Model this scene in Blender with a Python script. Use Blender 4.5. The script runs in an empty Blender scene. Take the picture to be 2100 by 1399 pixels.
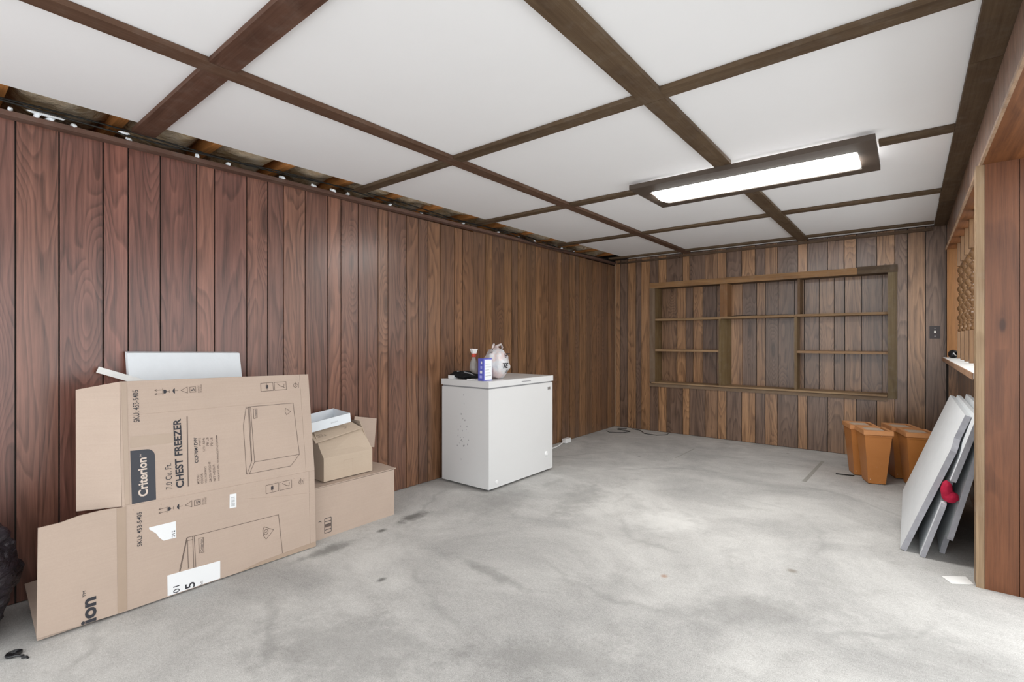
import bpy, bmesh, math, random
from mathutils import Vector, Matrix, noise
R = math.radians
random.seed(7)
scene = bpy.context.scene
COL = scene.collection

# ------------------------------------------------------------------ camera, world, exposure
F_PX, YAW, CY, CAM_H = 1008.0, 38.9, 696.0, 1.12
cam = bpy.data.cameras.new('camera')
cam.sensor_width = 36.0
cam.lens = 36.0 * F_PX / 2100.0
cam.shift_y = (CY - 699.5) / 2100.0
cam.clip_start = 0.02
cam_o = bpy.data.objects.new('camera', cam)
COL.objects.link(cam_o)
cam_o.location = (0, 0, CAM_H)
cam_o.rotation_euler = (R(90), 0, R(YAW))
scene.camera = cam_o

world = bpy.data.worlds.new('world')
scene.world = world
world.use_nodes = True
WB = world.node_tree.nodes['Background']
WB.inputs['Color'].default_value = (0.965, 0.99, 1.0, 1)
WB.inputs['Strength'].default_value = 1.55
LAMP_STRENGTH = 16.0

scene.view_settings.view_transform = 'Standard'
scene.view_settings.look = 'None'
scene.view_settings.gamma = 1.0
scene.view_settings.use_curve_mapping = False
scene.view_settings.exposure = 0.86

# room extents (metres): left wall x, right wall x, back wall y
XL, XR, YB, YF = -2.94, 0.26, 5.76, -1.1
XH = 0.335                      # face of the half wall under the sill
ZP, ZB = 2.135, 2.115           # underside of ceiling panels / of battens


# ------------------------------------------------------------------ helpers
def bm_box(bm, lo, hi):
    x0, y0, z0 = lo
    x1, y1, z1 = hi
    v = [bm.verts.new(p) for p in ((x0, y0, z0), (x1, y0, z0), (x1, y1, z0), (x0, y1, z0),
                                   (x0, y0, z1), (x1, y0, z1), (x1, y1, z1), (x0, y1, z1))]
    for f in ((3, 2, 1, 0), (4, 5, 6, 7), (0, 1, 5, 4), (1, 2, 6, 5), (2, 3, 7, 6), (3, 0, 4, 7)):
        bm.faces.new([v[i] for i in f])
    return v


def bm_hexa(bm, pts):
    v = [bm.verts.new(p) for p in pts]
    for f in ((3, 2, 1, 0), (4, 5, 6, 7), (0, 1, 5, 4), (1, 2, 6, 5), (2, 3, 7, 6), (3, 0, 4, 7)):
        bm.faces.new([v[i] for i in f])
    return v


def bm_prism(bm, poly, n):
    """polygon (list of Vector) extruded by vector n"""
    n = Vector(n)
    a = [bm.verts.new(Vector(p)) for p in poly]
    b = [bm.verts.new(Vector(p) + n) for p in poly]
    bm.faces.new(a[::-1])
    bm.faces.new(b)
    k = len(a)
    for i in range(k):
        bm.faces.new((a[i], a[(i + 1) % k], b[(i + 1) % k], b[i]))


def bm_tube(bm, pts, r, seg=8, caps=True):
    pts = [Vector(p) for p in pts]
    rings = []
    up = Vector((0.13, 0.27, 1)).normalized()
    for i, p in enumerate(pts):
        d = (pts[min(i + 1, len(pts) - 1)] - pts[max(i - 1, 0)])
        d = d.normalized() if d.length > 1e-9 else Vector((0, 0, 1))
        a = d.cross(up)
        if a.length < 1e-3:
            a = d.cross(Vector((1, 0, 0)))
        a.normalize()
        b = d.cross(a)
        rr = r[i] if isinstance(r, (list, tuple)) else r
        rings.append([bm.verts.new(p + a * (math.cos(2 * math.pi * k / seg) * rr) + b * (math.sin(2 * math.pi * k / seg) * rr)) for k in range(seg)])
    for i in range(len(rings) - 1):
        for k in range(seg):
            bm.faces.new((rings[i][k], rings[i][(k + 1) % seg], rings[i + 1][(k + 1) % seg], rings[i + 1][k]))
    if caps:
        bm.faces.new(rings[0][::-1])
        bm.faces.new(rings[-1])


def bm_lathe(bm, prof, seg=16, c=(0, 0)):
    rings = []
    for r, z in prof:
        rings.append([bm.verts.new((c[0] + r * math.cos(2 * math.pi * k / seg), c[1] + r * math.sin(2 * math.pi * k / seg), z)) for k in range(seg)])
    for i in range(len(rings) - 1):
        for k in range(seg):
            bm.faces.new((rings[i][k], rings[i][(k + 1) % seg], rings[i + 1][(k + 1) % seg], rings[i + 1][k]))
    bm.faces.new(rings[0][::-1])
    bm.faces.new(rings[-1])


def bevel(bm, w, seg=2, angle=0.6):
    es = [e for e in bm.edges if len(e.link_faces) == 2 and e.calc_face_angle(0) > angle]
    bmesh.ops.bevel(bm, geom=es, offset=w, segments=seg, profile=0.5, affect='EDGES')


def obj(name, bm, mat, parent=None, loc=None, smooth=False, color=None, link=True):
    if isinstance(bm, bmesh.types.BMesh):
        bmesh.ops.recalc_face_normals(bm, faces=bm.faces)
        me = bpy.data.meshes.new(name)
        bm.to_mesh(me)
        bm.free()
    else:
        me = bm
    if mat is not None and not me.materials:
        me.materials.append(mat)
    if smooth:
        for p in me.polygons:
            p.use_smooth = True
    o = bpy.data.objects.new(name, me)
    COL.objects.link(o)
    if parent:
        o.parent = parent
    if loc:
        o.location = loc
    if color:
        o.color = (*color, 1)
    return o


def box(name, lo, hi, mat, parent=None, bev=0.0, color=None, seg=2):
    """box whose origin is its centre, so that procedural coordinates are local"""
    c = [(a + b) / 2 for a, b in zip(lo, hi)]
    h = [abs(b - a) / 2 for a, b in zip(lo, hi)]
    bm = bmesh.new()
    bm_box(bm, [-v for v in h], h)
    if bev:
        bevel(bm, bev, seg)
    return obj(name, bm, mat, parent, loc=c, color=color)


def tag(o, label, cat, group=None, kind=None):
    o['label'] = label
    o['category'] = cat
    if group:
        o['group'] = group
    if kind:
        o['kind'] = kind
    return o


def thing(name, label, cat, loc=(0, 0, 0), rotz=0, group=None, kind=None):
    o = bpy.data.objects.new(name, None)
    o.empty_display_size = 0.1
    COL.objects.link(o)
    o.location = loc
    o.rotation_euler = (0, 0, rotz)
    return tag(o, label, cat, group, kind)


def dup(root, loc, rotz, label=None):
    r = root.copy()
    COL.objects.link(r)
    r.location = loc
    r.rotation_euler = (0, 0, rotz)
    if label:
        r['label'] = label
    for ch in list(root.children):
        c = ch.copy()
        COL.objects.link(c)
        c.parent = r
        for g in ch.children:
            d = g.copy()
            COL.objects.link(d)
            d.parent = c
    return r


# ------------------------------------------------------------------ materials
def srgb(r, g, b):
    f = lambda c: (c / 255 / 12.92) if c / 255 <= 0.04045 else ((c / 255 + 0.055) / 1.055) ** 2.4
    return (f(r), f(g), f(b))


class NT:
    def __init__(self, name):
        self.m = bpy.data.materials.new(name)
        self.m.use_nodes = True
        self.t = self.m.node_tree
        self.b = self.t.nodes['Principled BSDF']

    def n(self, typ, **kw):
        nd = self.t.nodes.new(typ)
        for k, v in kw.items():
            setattr(nd, k, v)
        return nd

    def link(self, a, b):
        self.t.links.new(a, b)

    def put(self, sock, v):
        if hasattr(v, 'is_linked') or isinstance(v, bpy.types.NodeSocket):
            self.link(v, sock)
        elif isinstance(v, (tuple, list)) and len(v) == 3 and sock.type == 'RGBA':
            sock.default_value = (*v, 1)
        else:
            sock.default_value = v

    def math(self, op, a, b=0.0, c=0.0, clamp=False):
        nd = self.n('ShaderNodeMath', operation=op, use_clamp=clamp)
        for i, v in enumerate((a, b, c)):
            self.put(nd.inputs[i], v)
        return nd.outputs[0]

    def mix(self, f, a, b, blend='MIX'):
        nd = self.n('ShaderNodeMix', data_type='RGBA', blend_type=blend)
        self.put(nd.inputs['Factor'], f)
        self.put(nd.inputs['A'], a)
        self.put(nd.inputs['B'], b)
        return nd.outputs['Result']

    def noise(self, vec, scale, detail=2, rough=0.5, dist=0.0):
        nd = self.n('ShaderNodeTexNoise')
        self.link(vec, nd.inputs['Vector'])
        nd.inputs['Scale'].default_value = scale
        nd.inputs['Detail'].default_value = detail
        nd.inputs['Roughness'].default_value = rough
        nd.inputs['Distortion'].default_value = dist
        return nd.outputs['Fac']

    def ramp(self, f, stops):
        nd = self.n('ShaderNodeValToRGB')
        els = nd.color_ramp.elements
        while len(els) > 1:
            els.remove(els[-1])
        for i, (p, c) in enumerate(stops):
            e = els[0] if i == 0 else els.new(p)
            e.position = p
            c = (c, c, c) if not isinstance(c, tuple) else c
            e.color = (*c, 1)
        self.link(f, nd.inputs['Fac'])
        return nd.outputs['Color']

    def smooth(self, v, a, b):
        nd = self.n('ShaderNodeMapRange', interpolation_type='SMOOTHSTEP')
        self.put(nd.inputs['Value'], v)
        nd.inputs['From Min'].default_value = a
        nd.inputs['From Max'].default_value = b
        return nd.outputs['Result']

    def bump(self, h, strength=0.2, dist=0.01):
        nd = self.n('ShaderNodeBump')
        nd.inputs['Strength'].default_value = strength
        nd.inputs['Distance'].default_value = dist
        self.link(h, nd.inputs['Height'])
        self.link(nd.outputs[0], self.b.inputs['Normal'])

    def fin(self, color=None, rough=0.5, spec=0.5, metal=0.0):
        if color is not None:
            self.put(self.b.inputs['Base Color'], color)
        self.put(self.b.inputs['Roughness'], rough)
        self.b.inputs['Specular IOR Level'].default_value = spec
        self.b.inputs['Metallic'].default_value = metal
        return self.m


def wood(name, axis='Z', rings=7.0, knots=0.6, rough=0.42, light=1.5, dark=0.38, fixed=None, dust=0.0, cut=(5.0, 0.75), spec=0.4, bump=0.10, kscale=(4.5, 0.95), kring=0.55):
    """grained wood; the board's own tone is the object colour, unless 'fixed' is given"""
    t = NT(name)
    tc = t.n('ShaderNodeTexCoord')
    oi = t.n('ShaderNodeObjectInfo')
    sep = t.n('ShaderNodeSeparateXYZ')
    t.link(tc.outputs['Object'], sep.inputs[0])
    ax = {'X': 0, 'Y': 1, 'Z': 2}[axis]
    L = sep.outputs[ax]
    A, B = [sep.outputs[i] for i in range(3) if i != ax]
    off = t.math('MULTIPLY', oi.outputs['Random'], 61.0)

    def vec(sa, sl, sb=None):
        c = t.n('ShaderNodeCombineXYZ')
        t.link(t.math('ADD', t.math('MULTIPLY', A, sa), off), c.inputs[0])
        t.link(t.math('MULTIPLY', B, sb if sb else sa), c.inputs[1])
        t.link(t.math('ADD', t.math('MULTIPLY', L, sl), off), c.inputs[2])
        return c.outputs[0]
    g = t.noise(vec(cut[0], cut[1]), 1.0, 2.5, 0.42, 0.35)
    vo = t.n('ShaderNodeTexVoronoi')
    t.link(vec(*kscale), vo.inputs['Vector'])
    vo.inputs['Scale'].default_value = 1.0
    vo.inputs['Randomness'].default_value = 1.0
    d = vo.outputs['Distance']
    kn = t.smooth(d, 0.42, 0.0)
    g2 = t.math('ADD', g, t.math('MULTIPLY', kn, kring * knots))
    fr = t.math('FRACT', t.math('MULTIPLY', g2, rings))
    ring = t.ramp(fr, [(0.0, 0.15), (0.55, 0.5), (0.82, 1.0), (0.93, 0.7), (1.0, 0.15)])
    fib = t.noise(vec(120, 3), 1.0, 4, 0.65)
    band = t.noise(vec(22, 0.5), 1.0, 2, 0.5)
    base = oi.outputs['Color'] if fixed is None else fixed
    fine = t.noise(vec(420, 14), 1.0, 2, 0.6)
    k = t.math('ADD', t.math('MULTIPLY', ring, 0.46), t.math('ADD', t.math('MULTIPLY', t.smooth(fib, 0.32, 0.70), 0.34), t.math('MULTIPLY', t.smooth(band, 0.3, 0.7), 0.26)), clamp=True)
    k = t.math('ADD', k, t.math('MULTIPLY', t.math('SUBTRACT', fine, 0.5), 0.55), clamp=True)
    li = t.mix(1.0, base, (light, light, light), 'MULTIPLY')
    dk = t.mix(1.0, base, (dark * 1.05, dark * 0.92, dark * 0.85), 'MULTIPLY')
    col = t.mix(k, li, dk)
    eye = t.smooth(d, 0.14, 0.05)
    col = t.mix(t.math('MULTIPLY', eye, 0.8 * min(1, knots)), col, t.mix(1.0, base, (0.22, 0.17, 0.15), 'MULTIPLY'))
    if dust:
        dn = t.noise(tc.outputs['Object'], 14, 4, 0.65)
        col = t.mix(t.math('MULTIPLY', t.smooth(dn, 0.45, 0.75), dust), col, (0.33, 0.30, 0.26))
    t.bump(t.math('SUBTRACT', 1.0, k), bump, 0.002)
    return t.fin(col, rough, spec)


def plain(name, color, rough=0.5, spec=0.4, metal=0.0, var=0.06, scale=9.0, bump=0.0, bscale=60.0):
    t = NT(name)
    tc = t.n('ShaderNodeTexCoord')
    n = t.noise(tc.outputs['Object'], scale, 4, 0.6)
    lo = tuple(c * (1 - var) for c in color)
    hi = tuple(min(1, c * (1 + var)) for c in color)
    col = t.mix(n, lo, hi)
    if bump:
        t.bump(t.noise(tc.outputs['Object'], bscale, 3, 0.6), bump, 0.004)
    return t.fin(col, rough, spec, metal)


M = {}
M['plank'] = wood('panel_plank_wood', 'Z', rings=15, knots=0.85, rough=0.29, light=1.6, dark=0.36, spec=0.6, bump=0.05, cut=(5.5, 0.7))
M['batten_x'] = wood('batten_wood_x', 'X', rings=5, knots=0.35, rough=0.7, light=1.25, dark=0.6, dust=0.10, spec=0.25)
M['batten_y'] = wood('batten_wood_y', 'Y', rings=5, knots=0.35, rough=0.7, light=1.25, dark=0.6, dust=0.10, spec=0.25)
M['shelf'] = wood('shelf_wood', 'X', rings=4, knots=0.2, rough=0.6, light=1.25, dark=0.6, dust=0.12, spec=0.3)
M['shelf_v'] = wood('shelf_wood_upright', 'Z', rings=4, knots=0.3, rough=0.6, light=1.25, dark=0.6, dust=0.12, spec=0.3)
M['cedar'] = wood('cedar_board', 'Z', rings=5, knots=1.3, kscale=(9.0, 3.2), kring=0.12, rough=0.36, light=1.3, dark=0.5, spec=0.4, cut=(3.5, 0.8))
M['cedar_y'] = wood('cedar_board_y', 'Y', rings=3.5, knots=0.9, rough=0.5, light=1.35, dark=0.5, spec=0.3, cut=(3.5, 0.8))
M['joist'] = wood('joist_wood', 'X', rings=4, knots=0.2, rough=0.7, light=1.3, dark=0.6, spec=0.2)
M['spindle'] = wood('spindle_wood', 'Z', rings=4, knots=0.1, rough=0.32, light=1.25, dark=0.65, spec=0.5)
M['groove'] = plain('groove_dark', (0.02, 0.014, 0.011), 0.8)
M['white_panel'] = plain('ceiling_panel_white', (0.86, 0.86, 0.87), 0.75, 0.2, var=0.02, scale=3)
M['dark_deck'] = plain('subfloor_boards', (0.10, 0.055, 0.03), 0.9, 0.1, var=0.4, scale=6)


def mat_concrete():
    t = NT('concrete_floor')
    tc = t.n('ShaderNodeTexCoord')
    P = tc.outputs['Object']
    big = t.noise(P, 1.1, 6, 0.66, 0.5)
    mid = t.noise(P, 5.0, 6, 0.68, 0.3)
    mp = t.n('ShaderNodeMapping')
    mp.inputs['Rotation'].default_value = (0, 0, R(38))
    mp.inputs['Scale'].default_value = (1.5, 3.4, 1)
    t.link(P, mp.inputs['Vector'])
    trow = t.noise(mp.outputs[0], 1.5, 7, 0.7, 0.4)
    fine = t.noise(P, 75, 5, 0.7)
    grit = t.noise(P, 260, 2, 0.6)
    col = t.ramp(big, [(0.33, (0.345, 0.338, 0.327)), (0.5, (0.465, 0.455, 0.438)), (0.66, (0.585, 0.573, 0.55))])
    col = t.mix(t.math('MULTIPLY', t.smooth(mid, 0.50, 0.74), 0.5), col, (0.34, 0.33, 0.315))
    col = t.mix(t.math('MULTIPLY', t.smooth(trow, 0.5, 0.78), 0.35), col, (0.66, 0.65, 0.62))
    col = t.mix(t.math('MULTIPLY', t.smooth(trow, 0.46, 0.25), 0.4), col, (0.32, 0.312, 0.30))
    col = t.mix(0.30, col, t.ramp(fine, [(0.3, 0.15), (0.5, 0.5), (0.7, 0.85)]), 'SOFT_LIGHT')
    col = t.mix(0.5, col, t.ramp(grit, [(0.3, 0.1), (0.7, 0.9)]), 'SOFT_LIGHT')
    # scuffs and dark spots with a shape of their own
    vo = t.n('ShaderNodeTexVoronoi')
    t.link(P, vo.inputs['Vector'])
    vo.inputs['Scale'].default_value = 1.7
    sp = t.math('ADD', vo.outputs['Distance'], t.math('MULTIPLY', t.noise(P, 40, 3, 0.6), 0.05))
    col = t.mix(t.math('MULTIPLY', t.smooth(sp, 0.062, 0.035), 0.6), col, (0.12, 0.115, 0.11))

    def stain(x, y, rx, ry, rot, amt, c, nz=0.5):
        m2 = t.n('ShaderNodeMapping')
        m2.vector_type = 'TEXTURE'
        m2.inputs['Location'].default_value = (x, y, 0)
        m2.inputs['Rotation'].default_value = (0, 0, R(rot))
        m2.inputs['Scale'].default_value = (rx, ry, 1)
        t.link(P, m2.inputs['Vector'])
        ln = t.n('ShaderNodeVectorMath', operation='LENGTH')
        t.link(m2.outputs[0], ln.inputs[0])
        v = t.math('ADD', ln.outputs['Value'], t.math('MULTIPLY', t.math('SUBTRACT', t.noise(P, 14, 5, 0.7), 0.5), nz * 3))
        return t.mix(t.math('MULTIPLY', t.smooth(v, 1.15, 0.2), amt), col, c)
    DK, MD, WH = (0.10, 0.097, 0.09), (0.21, 0.205, 0.195), (0.74, 0.73, 0.70)
    for a in ((-2.43, 2.02, 0.06, 0.15, 5, 0.8, DK, 0.6), (-2.40, 1.42, 0.06, 0.2, 0, 0.6, DK, 0.6), (-2.40, 1.76, 0.028, 0.04, 0, 0.85, DK, 0.2),
              (-1.91, 1.40, 0.022, 0.03, 0, 0.8, DK, 0.3), (-1.57, 1.77, 0.24, 0.05, -5, 0.5, MD, 0.75), (-1.16, 2.95, 0.30, 0.24, 30, 0.55, WH, 0.5),
              (-1.80, 2.95, 0.16, 0.5, 10, 0.38, MD, 0.8), (-0.98, 1.43, 0.4, 0.13, 35, 0.4, MD, 0.7), (-1.6, 1.0, 0.5, 0.25, 20, 0.35, MD, 0.8),
              (-0.5, 2.2, 0.35, 0.16, 40, 0.35, MD, 0.7), (-0.9, 2.26, 0.02, 0.025, 0, 0.7, (0.36, 0.20, 0.12), 0.2), (-0.44, 2.70, 0.03, 0.03, 0, 0.7, (0.22, 0.19, 0.15), 0.3),
              (-2.2, 2.6, 0.22, 0.4, 10, 0.35, MD, 0.7), (0.1, 2.3, 0.3, 0.2, 0, 0.3, MD, 0.7)):
        col = stain(*a)
    # trowel ring
    mr = t.n('ShaderNodeMapping')
    mr.vector_type = 'TEXTURE'
    mr.inputs['Location'].default_value = (-0.95, 3.15, 0)
    t.link(P, mr.inputs['Vector'])
    lr = t.n('ShaderNodeVectorMath', operation='LENGTH')
    t.link(mr.outputs[0], lr.inputs[0])
    rr = t.math('ADD', lr.outputs['Value'], t.math('MULTIPLY', t.noise(P, 3, 4, 0.6), 0.25))
    rw = t.math('ABSOLUTE', t.math('SUBTRACT', t.math('MODULO', rr, 0.62), 0.1))
    col = t.mix(t.math('MULTIPLY', t.math('MULTIPLY', t.smooth(rw, 0.03, 0.0), t.smooth(t.noise(P, 1.6, 2), 0.42, 0.6)), 0.3), col, (0.24, 0.235, 0.225))
    t.bump(t.math('ADD', t.math('MULTIPLY', fine, 0.6), mid), 0.12, 0.006)
    return t.fin(col, 0.75, 0.25)


M['concrete'] = mat_concrete()


def mat_card(name, c):
    t = NT(name)
    tc = t.n('ShaderNodeTexCoord')
    P = tc.outputs['Object']
    mp = t.n('ShaderNodeMapping')
    mp.inputs['Scale'].default_value = (1, 1, 40)
    t.link(P, mp.inputs['Vector'])
    flute = t.noise(mp.outputs[0], 4, 2, 0.5)
    n = t.noise(P, 5, 4, 0.6)
    g = t.noise(P, 180, 2, 0.6)
    col = t.mix(n, tuple(v * 0.92 for v in c), tuple(v * 1.06 for v in c))
    col = t.mix(0.12, col, t.mix(g, (0.2, 0.2, 0.2), (0.8, 0.8, 0.8)), 'SOFT_LIGHT')
    col = t.mix(0.10, col, t.mix(flute, (0.2, 0.2, 0.2), (0.8, 0.8, 0.8)), 'SOFT_LIGHT')
    t.bump(t.math('ADD', flute, n), 0.05, 0.004)
    return t.fin(col, 0.75, 0.2)


M['card'] = mat_card('corrugated_cardboard', (0.46, 0.36, 0.295))
M['card_b'] = mat_card('corrugated_cardboard_tan', (0.50, 0.40, 0.31))
M['tape'] = plain('brown_packing_tape', (0.38, 0.285, 0.215), 0.35, 0.5, var=0.08)
M['print'] = plain('dark_print_ink', (0.035, 0.035, 0.042), 0.65, 0.3)
M['print_line'] = plain('thin_print_ink', (0.13, 0.095, 0.08), 0.65, 0.3)
M['label'] = plain('white_paper_label', (0.78, 0.79, 0.80), 0.6, 0.3, var=0.03)
M['logo_grey'] = plain('logo_dark_grey', (0.05, 0.052, 0.062), 0.6, 0.3)
M['logo_text'] = plain('logo_kraft_lettering', (0.60, 0.50, 0.43), 0.65, 0.3)
M['freezer'] = plain('white_enamel', (0.66, 0.66, 0.66), 0.28, 0.5, var=0.02, scale=4)
M['gasket'] = plain('grey_gasket', (0.30, 0.30, 0.31), 0.6)
M['black'] = plain('black_plastic', (0.012, 0.012, 0.014), 0.35, 0.5)
M['black_matte'] = plain('black_matte', (0.015, 0.015, 0.016), 0.8, 0.2)
M['foam'] = plain('white_foam', (0.74, 0.77, 0.80), 0.8, 0.2, var=0.04, scale=20, bump=0.1, bscale=120)
M['white'] = plain('white_gloss', (0.80, 0.80, 0.80), 0.45, 0.4, var=0.02)
M['tray'] = plain('white_coated_card', (0.74, 0.78, 0.82), 0.5, 0.4, var=0.03)
M['red'] = plain('red_cloth', (0.40, 0.012, 0.045), 0.7, 0.2, var=0.35, scale=30, bump=0.6, bscale=30)
M['red_plastic'] = plain('red_plastic', (0.55, 0.06, 0.03), 0.4)
M['blue'] = plain('blue_printed_card', (0.11, 0.12, 0.50), 0.5)
M['ivory'] = plain('ivory_toggle', (0.75, 0.72, 0.65), 0.4)
M['brown_plate'] = plain('brown_switch_plate', (0.022, 0.012, 0.012), 0.3, 0.5)
M['metal'] = plain('staple_metal', (0.6, 0.6, 0.6), 0.35, 0.5, metal=0.8)
M['cable'] = plain('black_cable', (0.012, 0.011, 0.010), 0.5)
M['tape_res'] = plain('tape_residue', (0.34, 0.33, 0.30), 0.8, var=0.3, scale=40)
M['paper'] = plain('white_paper', (0.80, 0.79, 0.77), 0.7)


def mat_slab():
    t = NT('grey_board')
    tc = t.n('ShaderNodeTexCoord')
    P = tc.outputs['Object']
    mp = t.n('ShaderNodeMapping')
    mp.inputs['Scale'].default_value = (8, 1, 1)
    t.link(P, mp.inputs['Vector'])
    n = t.noise(mp.outputs[0], 3, 5, 0.65)
    s = t.noise(P, 45, 4, 0.7)
    col = t.mix(n, (0.66, 0.69, 0.71), (0.80, 0.82, 0.84))
    col = t.mix(t.math('MULTIPLY', t.smooth(s, 0.68, 0.78), 0.7), col, (0.16, 0.16, 0.17))
    t.bump(s, 0.1, 0.004)
    return t.fin(col, 0.7, 0.25)


M['slab'] = mat_slab()
M['slab_edge'] = plain('board_edge_grey', (0.36, 0.36, 0.39), 0.8, 0.2, var=0.3, scale=25, bump=0.3)


def mat_bin():
    t = NT('amber_plastic')
    tc = t.n('ShaderNodeTexCoord')
    P = tc.outputs['Object']
    n = t.noise(P, 6, 4, 0.6)
    s = t.noise(P, 70, 3, 0.6)
    sep = t.n('ShaderNodeSeparateXYZ')
    t.link(P, sep.inputs[0])
    col = t.mix(n, (0.36, 0.128, 0.028), (0.50, 0.20, 0.055))
    low = t.smooth(sep.outputs[2], 0.2, 0.02)
    col = t.mix(t.math('MULTIPLY', t.math('MULTIPLY', t.smooth(s, 0.66, 0.74), low), 0.9), col, (0.6, 0.55, 0.45))
    return t.fin(col, 0.42, 0.4)


M['bin'] = mat_bin()
M['bin_lid'] = plain('amber_lid_plastic', (0.55, 0.25, 0.10), 0.45, 0.4, var=0.2, scale=12)
M['bin_door'] = plain('dusty_flap_door', (0.48, 0.38, 0.30), 0.6, 0.3, var=0.3, scale=15)
M['bin_gap'] = plain('lid_gap', (0.03, 0.025, 0.022), 0.7)


def mat_bagfilm():
    t = NT('white_bag_film')
    tc = t.n('ShaderNodeTexCoord')
    n = t.noise(tc.outputs['Object'], 14, 4, 0.6)
    col = t.mix(t.smooth(n, 0.42, 0.62), (0.66, 0.67, 0.69), (0.70, 0.56, 0.54))
    t.b.inputs['Transmission Weight'].default_value = 0.15
    t.bump(t.noise(tc.outputs['Object'], 30, 4, 0.65), 0.5, 0.01)
    return t.fin(col, 0.3, 0.5)


M['bagfilm'] = mat_bagfilm()


def mat_trashbag():
    t = NT('black_trash_bag_film')
    tc = t.n('ShaderNodeTexCoord')
    mp = t.n('ShaderNodeMapping')
    mp.inputs['Scale'].default_value = (1, 1, 3.5)
    t.link(tc.outputs['Object'], mp.inputs['Vector'])
    n = t.noise(mp.outputs[0], 9, 5, 0.65, 1.0)
    t.bump(n, 0.9, 0.03)
    return t.fin(t.mix(n, (0.010, 0.008, 0.010), (0.045, 0.035, 0.045)), 0.28, 0.6)


M['trash'] = mat_trashbag()


def mat_insul():
    t = NT('old_batt_insulation')
    tc = t.n('ShaderNodeTexCoord')
    P = tc.outputs['Object']
    n = t.noise(P, 9, 5, 0.7, 1.5)
    n2 = t.noise(P, 3, 3, 0.6)
    col = t.ramp(n, [(0.3, (0.30, 0.17, 0.08)), (0.5, (0.55, 0.38, 0.22)), (0.7, (0.75, 0.64, 0.48))])
    col = t.mix(t.math('MULTIPLY', t.smooth(n2, 0.5, 0.75), 0.6), col, (0.72, 0.68, 0.60))
    t.bump(n, 0.8, 0.03)
    return t.fin(col, 0.9, 0.1)


M['insul'] = mat_insul()


def mat_emit(name, c, s):
    t = NT(name)
    tc = t.n('ShaderNodeTexCoord')
    n = t.noise(tc.outputs['Object'], 3, 1, 0.4)
    t.put(t.b.inputs['Base Color'], (0.8, 0.8, 0.8))
    t.put(t.b.inputs['Emission Color'], t.mix(n, tuple(v * 0.98 for v in c), c))
    t.b.inputs['Emission Strength'].default_value = s
    t.b.inputs['Roughness'].default_value = 0.4
    return t.m


M['lamp'] = mat_emit('fluorescent_diffuser', (1.0, 0.99, 0.965), LAMP_STRENGTH)
M['frame_paint'] = plain('dark_brown_fixture', (0.075, 0.055, 0.042), 0.55, 0.35, var=0.12)
M['lens_rim'] = plain('white_lens_rim', (0.75, 0.74, 0.70), 0.5)
M['sill'] = plain('dusty_white_sill', (0.70, 0.69, 0.67), 0.6, 0.3, var=0.2, scale=14)
M['clear'] = None


def mat_clear():
    t = NT('clear_bottle_plastic')
    t.b.inputs['Transmission Weight'].default_value = 0.55
    tc = t.n('ShaderNodeTexCoord')
    return t.fin(t.mix(t.noise(tc.outputs['Object'], 40, 2), (0.55, 0.52, 0.50), (0.75, 0.72, 0.7)), 0.15, 0.5)


M['clear'] = mat_clear()

# ------------------------------------------------------------------ the setting
bm = bmesh.new()
bm_box(bm, (XL - 0.2, YF - 0.4, -0.12), (2.6, YB + 0.4, 0.0))
tag(obj('floor', bm, M['concrete']), 'bare grey concrete floor with trowel marks and dark scuffs', 'floor', kind='structure')

# plank tones over one 9-plank sheet; the red set paints in pinkish light
WID = [0.095, 0.131, 0.162, 0.086, 0.167, 0.117, 0.094, 0.137, 0.153]
RED_CAST = [srgb(128, 82, 70), srgb(112, 72, 62), srgb(104, 66, 56), srgb(130, 88, 70), srgb(98, 64, 56),
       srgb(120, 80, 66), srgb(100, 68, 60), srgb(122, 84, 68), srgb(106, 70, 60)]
BRN = [srgb(132, 96, 66), srgb(108, 78, 56), srgb(98, 72, 56), srgb(138, 102, 70), srgb(94, 70, 56),
       srgb(124, 92, 64), srgb(92, 72, 60), srgb(134, 100, 70), srgb(100, 76, 58)]


def jit(c, a=0.07):
    k = 1 + random.uniform(-a, a)
    return tuple(v * k for v in c)


def mixc(a, b, f):
    return tuple(x * (1 - f) + y * f for x, y in zip(a, b))


# left wall: backing, then one plank per groove interval
wl = box('wall_left', (XL - 0.12, YF, 0), (XL - 0.008, YB + 0.3, 2.055), M['groove'])
tag(wl, 'long left wall of dark vertical wood-grain panelling', 'wall', kind='structure')
wl_c = Vector(wl.location)


def child_box(name, lo, hi, mat, par, bev=0.0, color=None):
    o = box(name, lo, hi, mat, par, bev, color)
    o.location = Vector(o.location) - Vector(par.location)
    return o


y = 0.589 - 2 * 1.145
i = 0
while y < YB - 0.01:
    w = WID[i % 9] * 1.003
    y1 = min(y + w, YB)
    if y > YF:
        f = min(1.0, max(0.0, (y - 1.0) / 2.2))  # redder at the near end: pink light cast put into the plank colour
        c = jit(mixc(mixc(RED_CAST[i % 9], srgb(112, 74, 63), 0.6), mixc(BRN[i % 9], srgb(114, 84, 60), 0.5), f), 0.05)
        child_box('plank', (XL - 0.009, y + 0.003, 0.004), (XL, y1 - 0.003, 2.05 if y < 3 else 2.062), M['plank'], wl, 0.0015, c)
    y = y1
    i += 1

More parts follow.
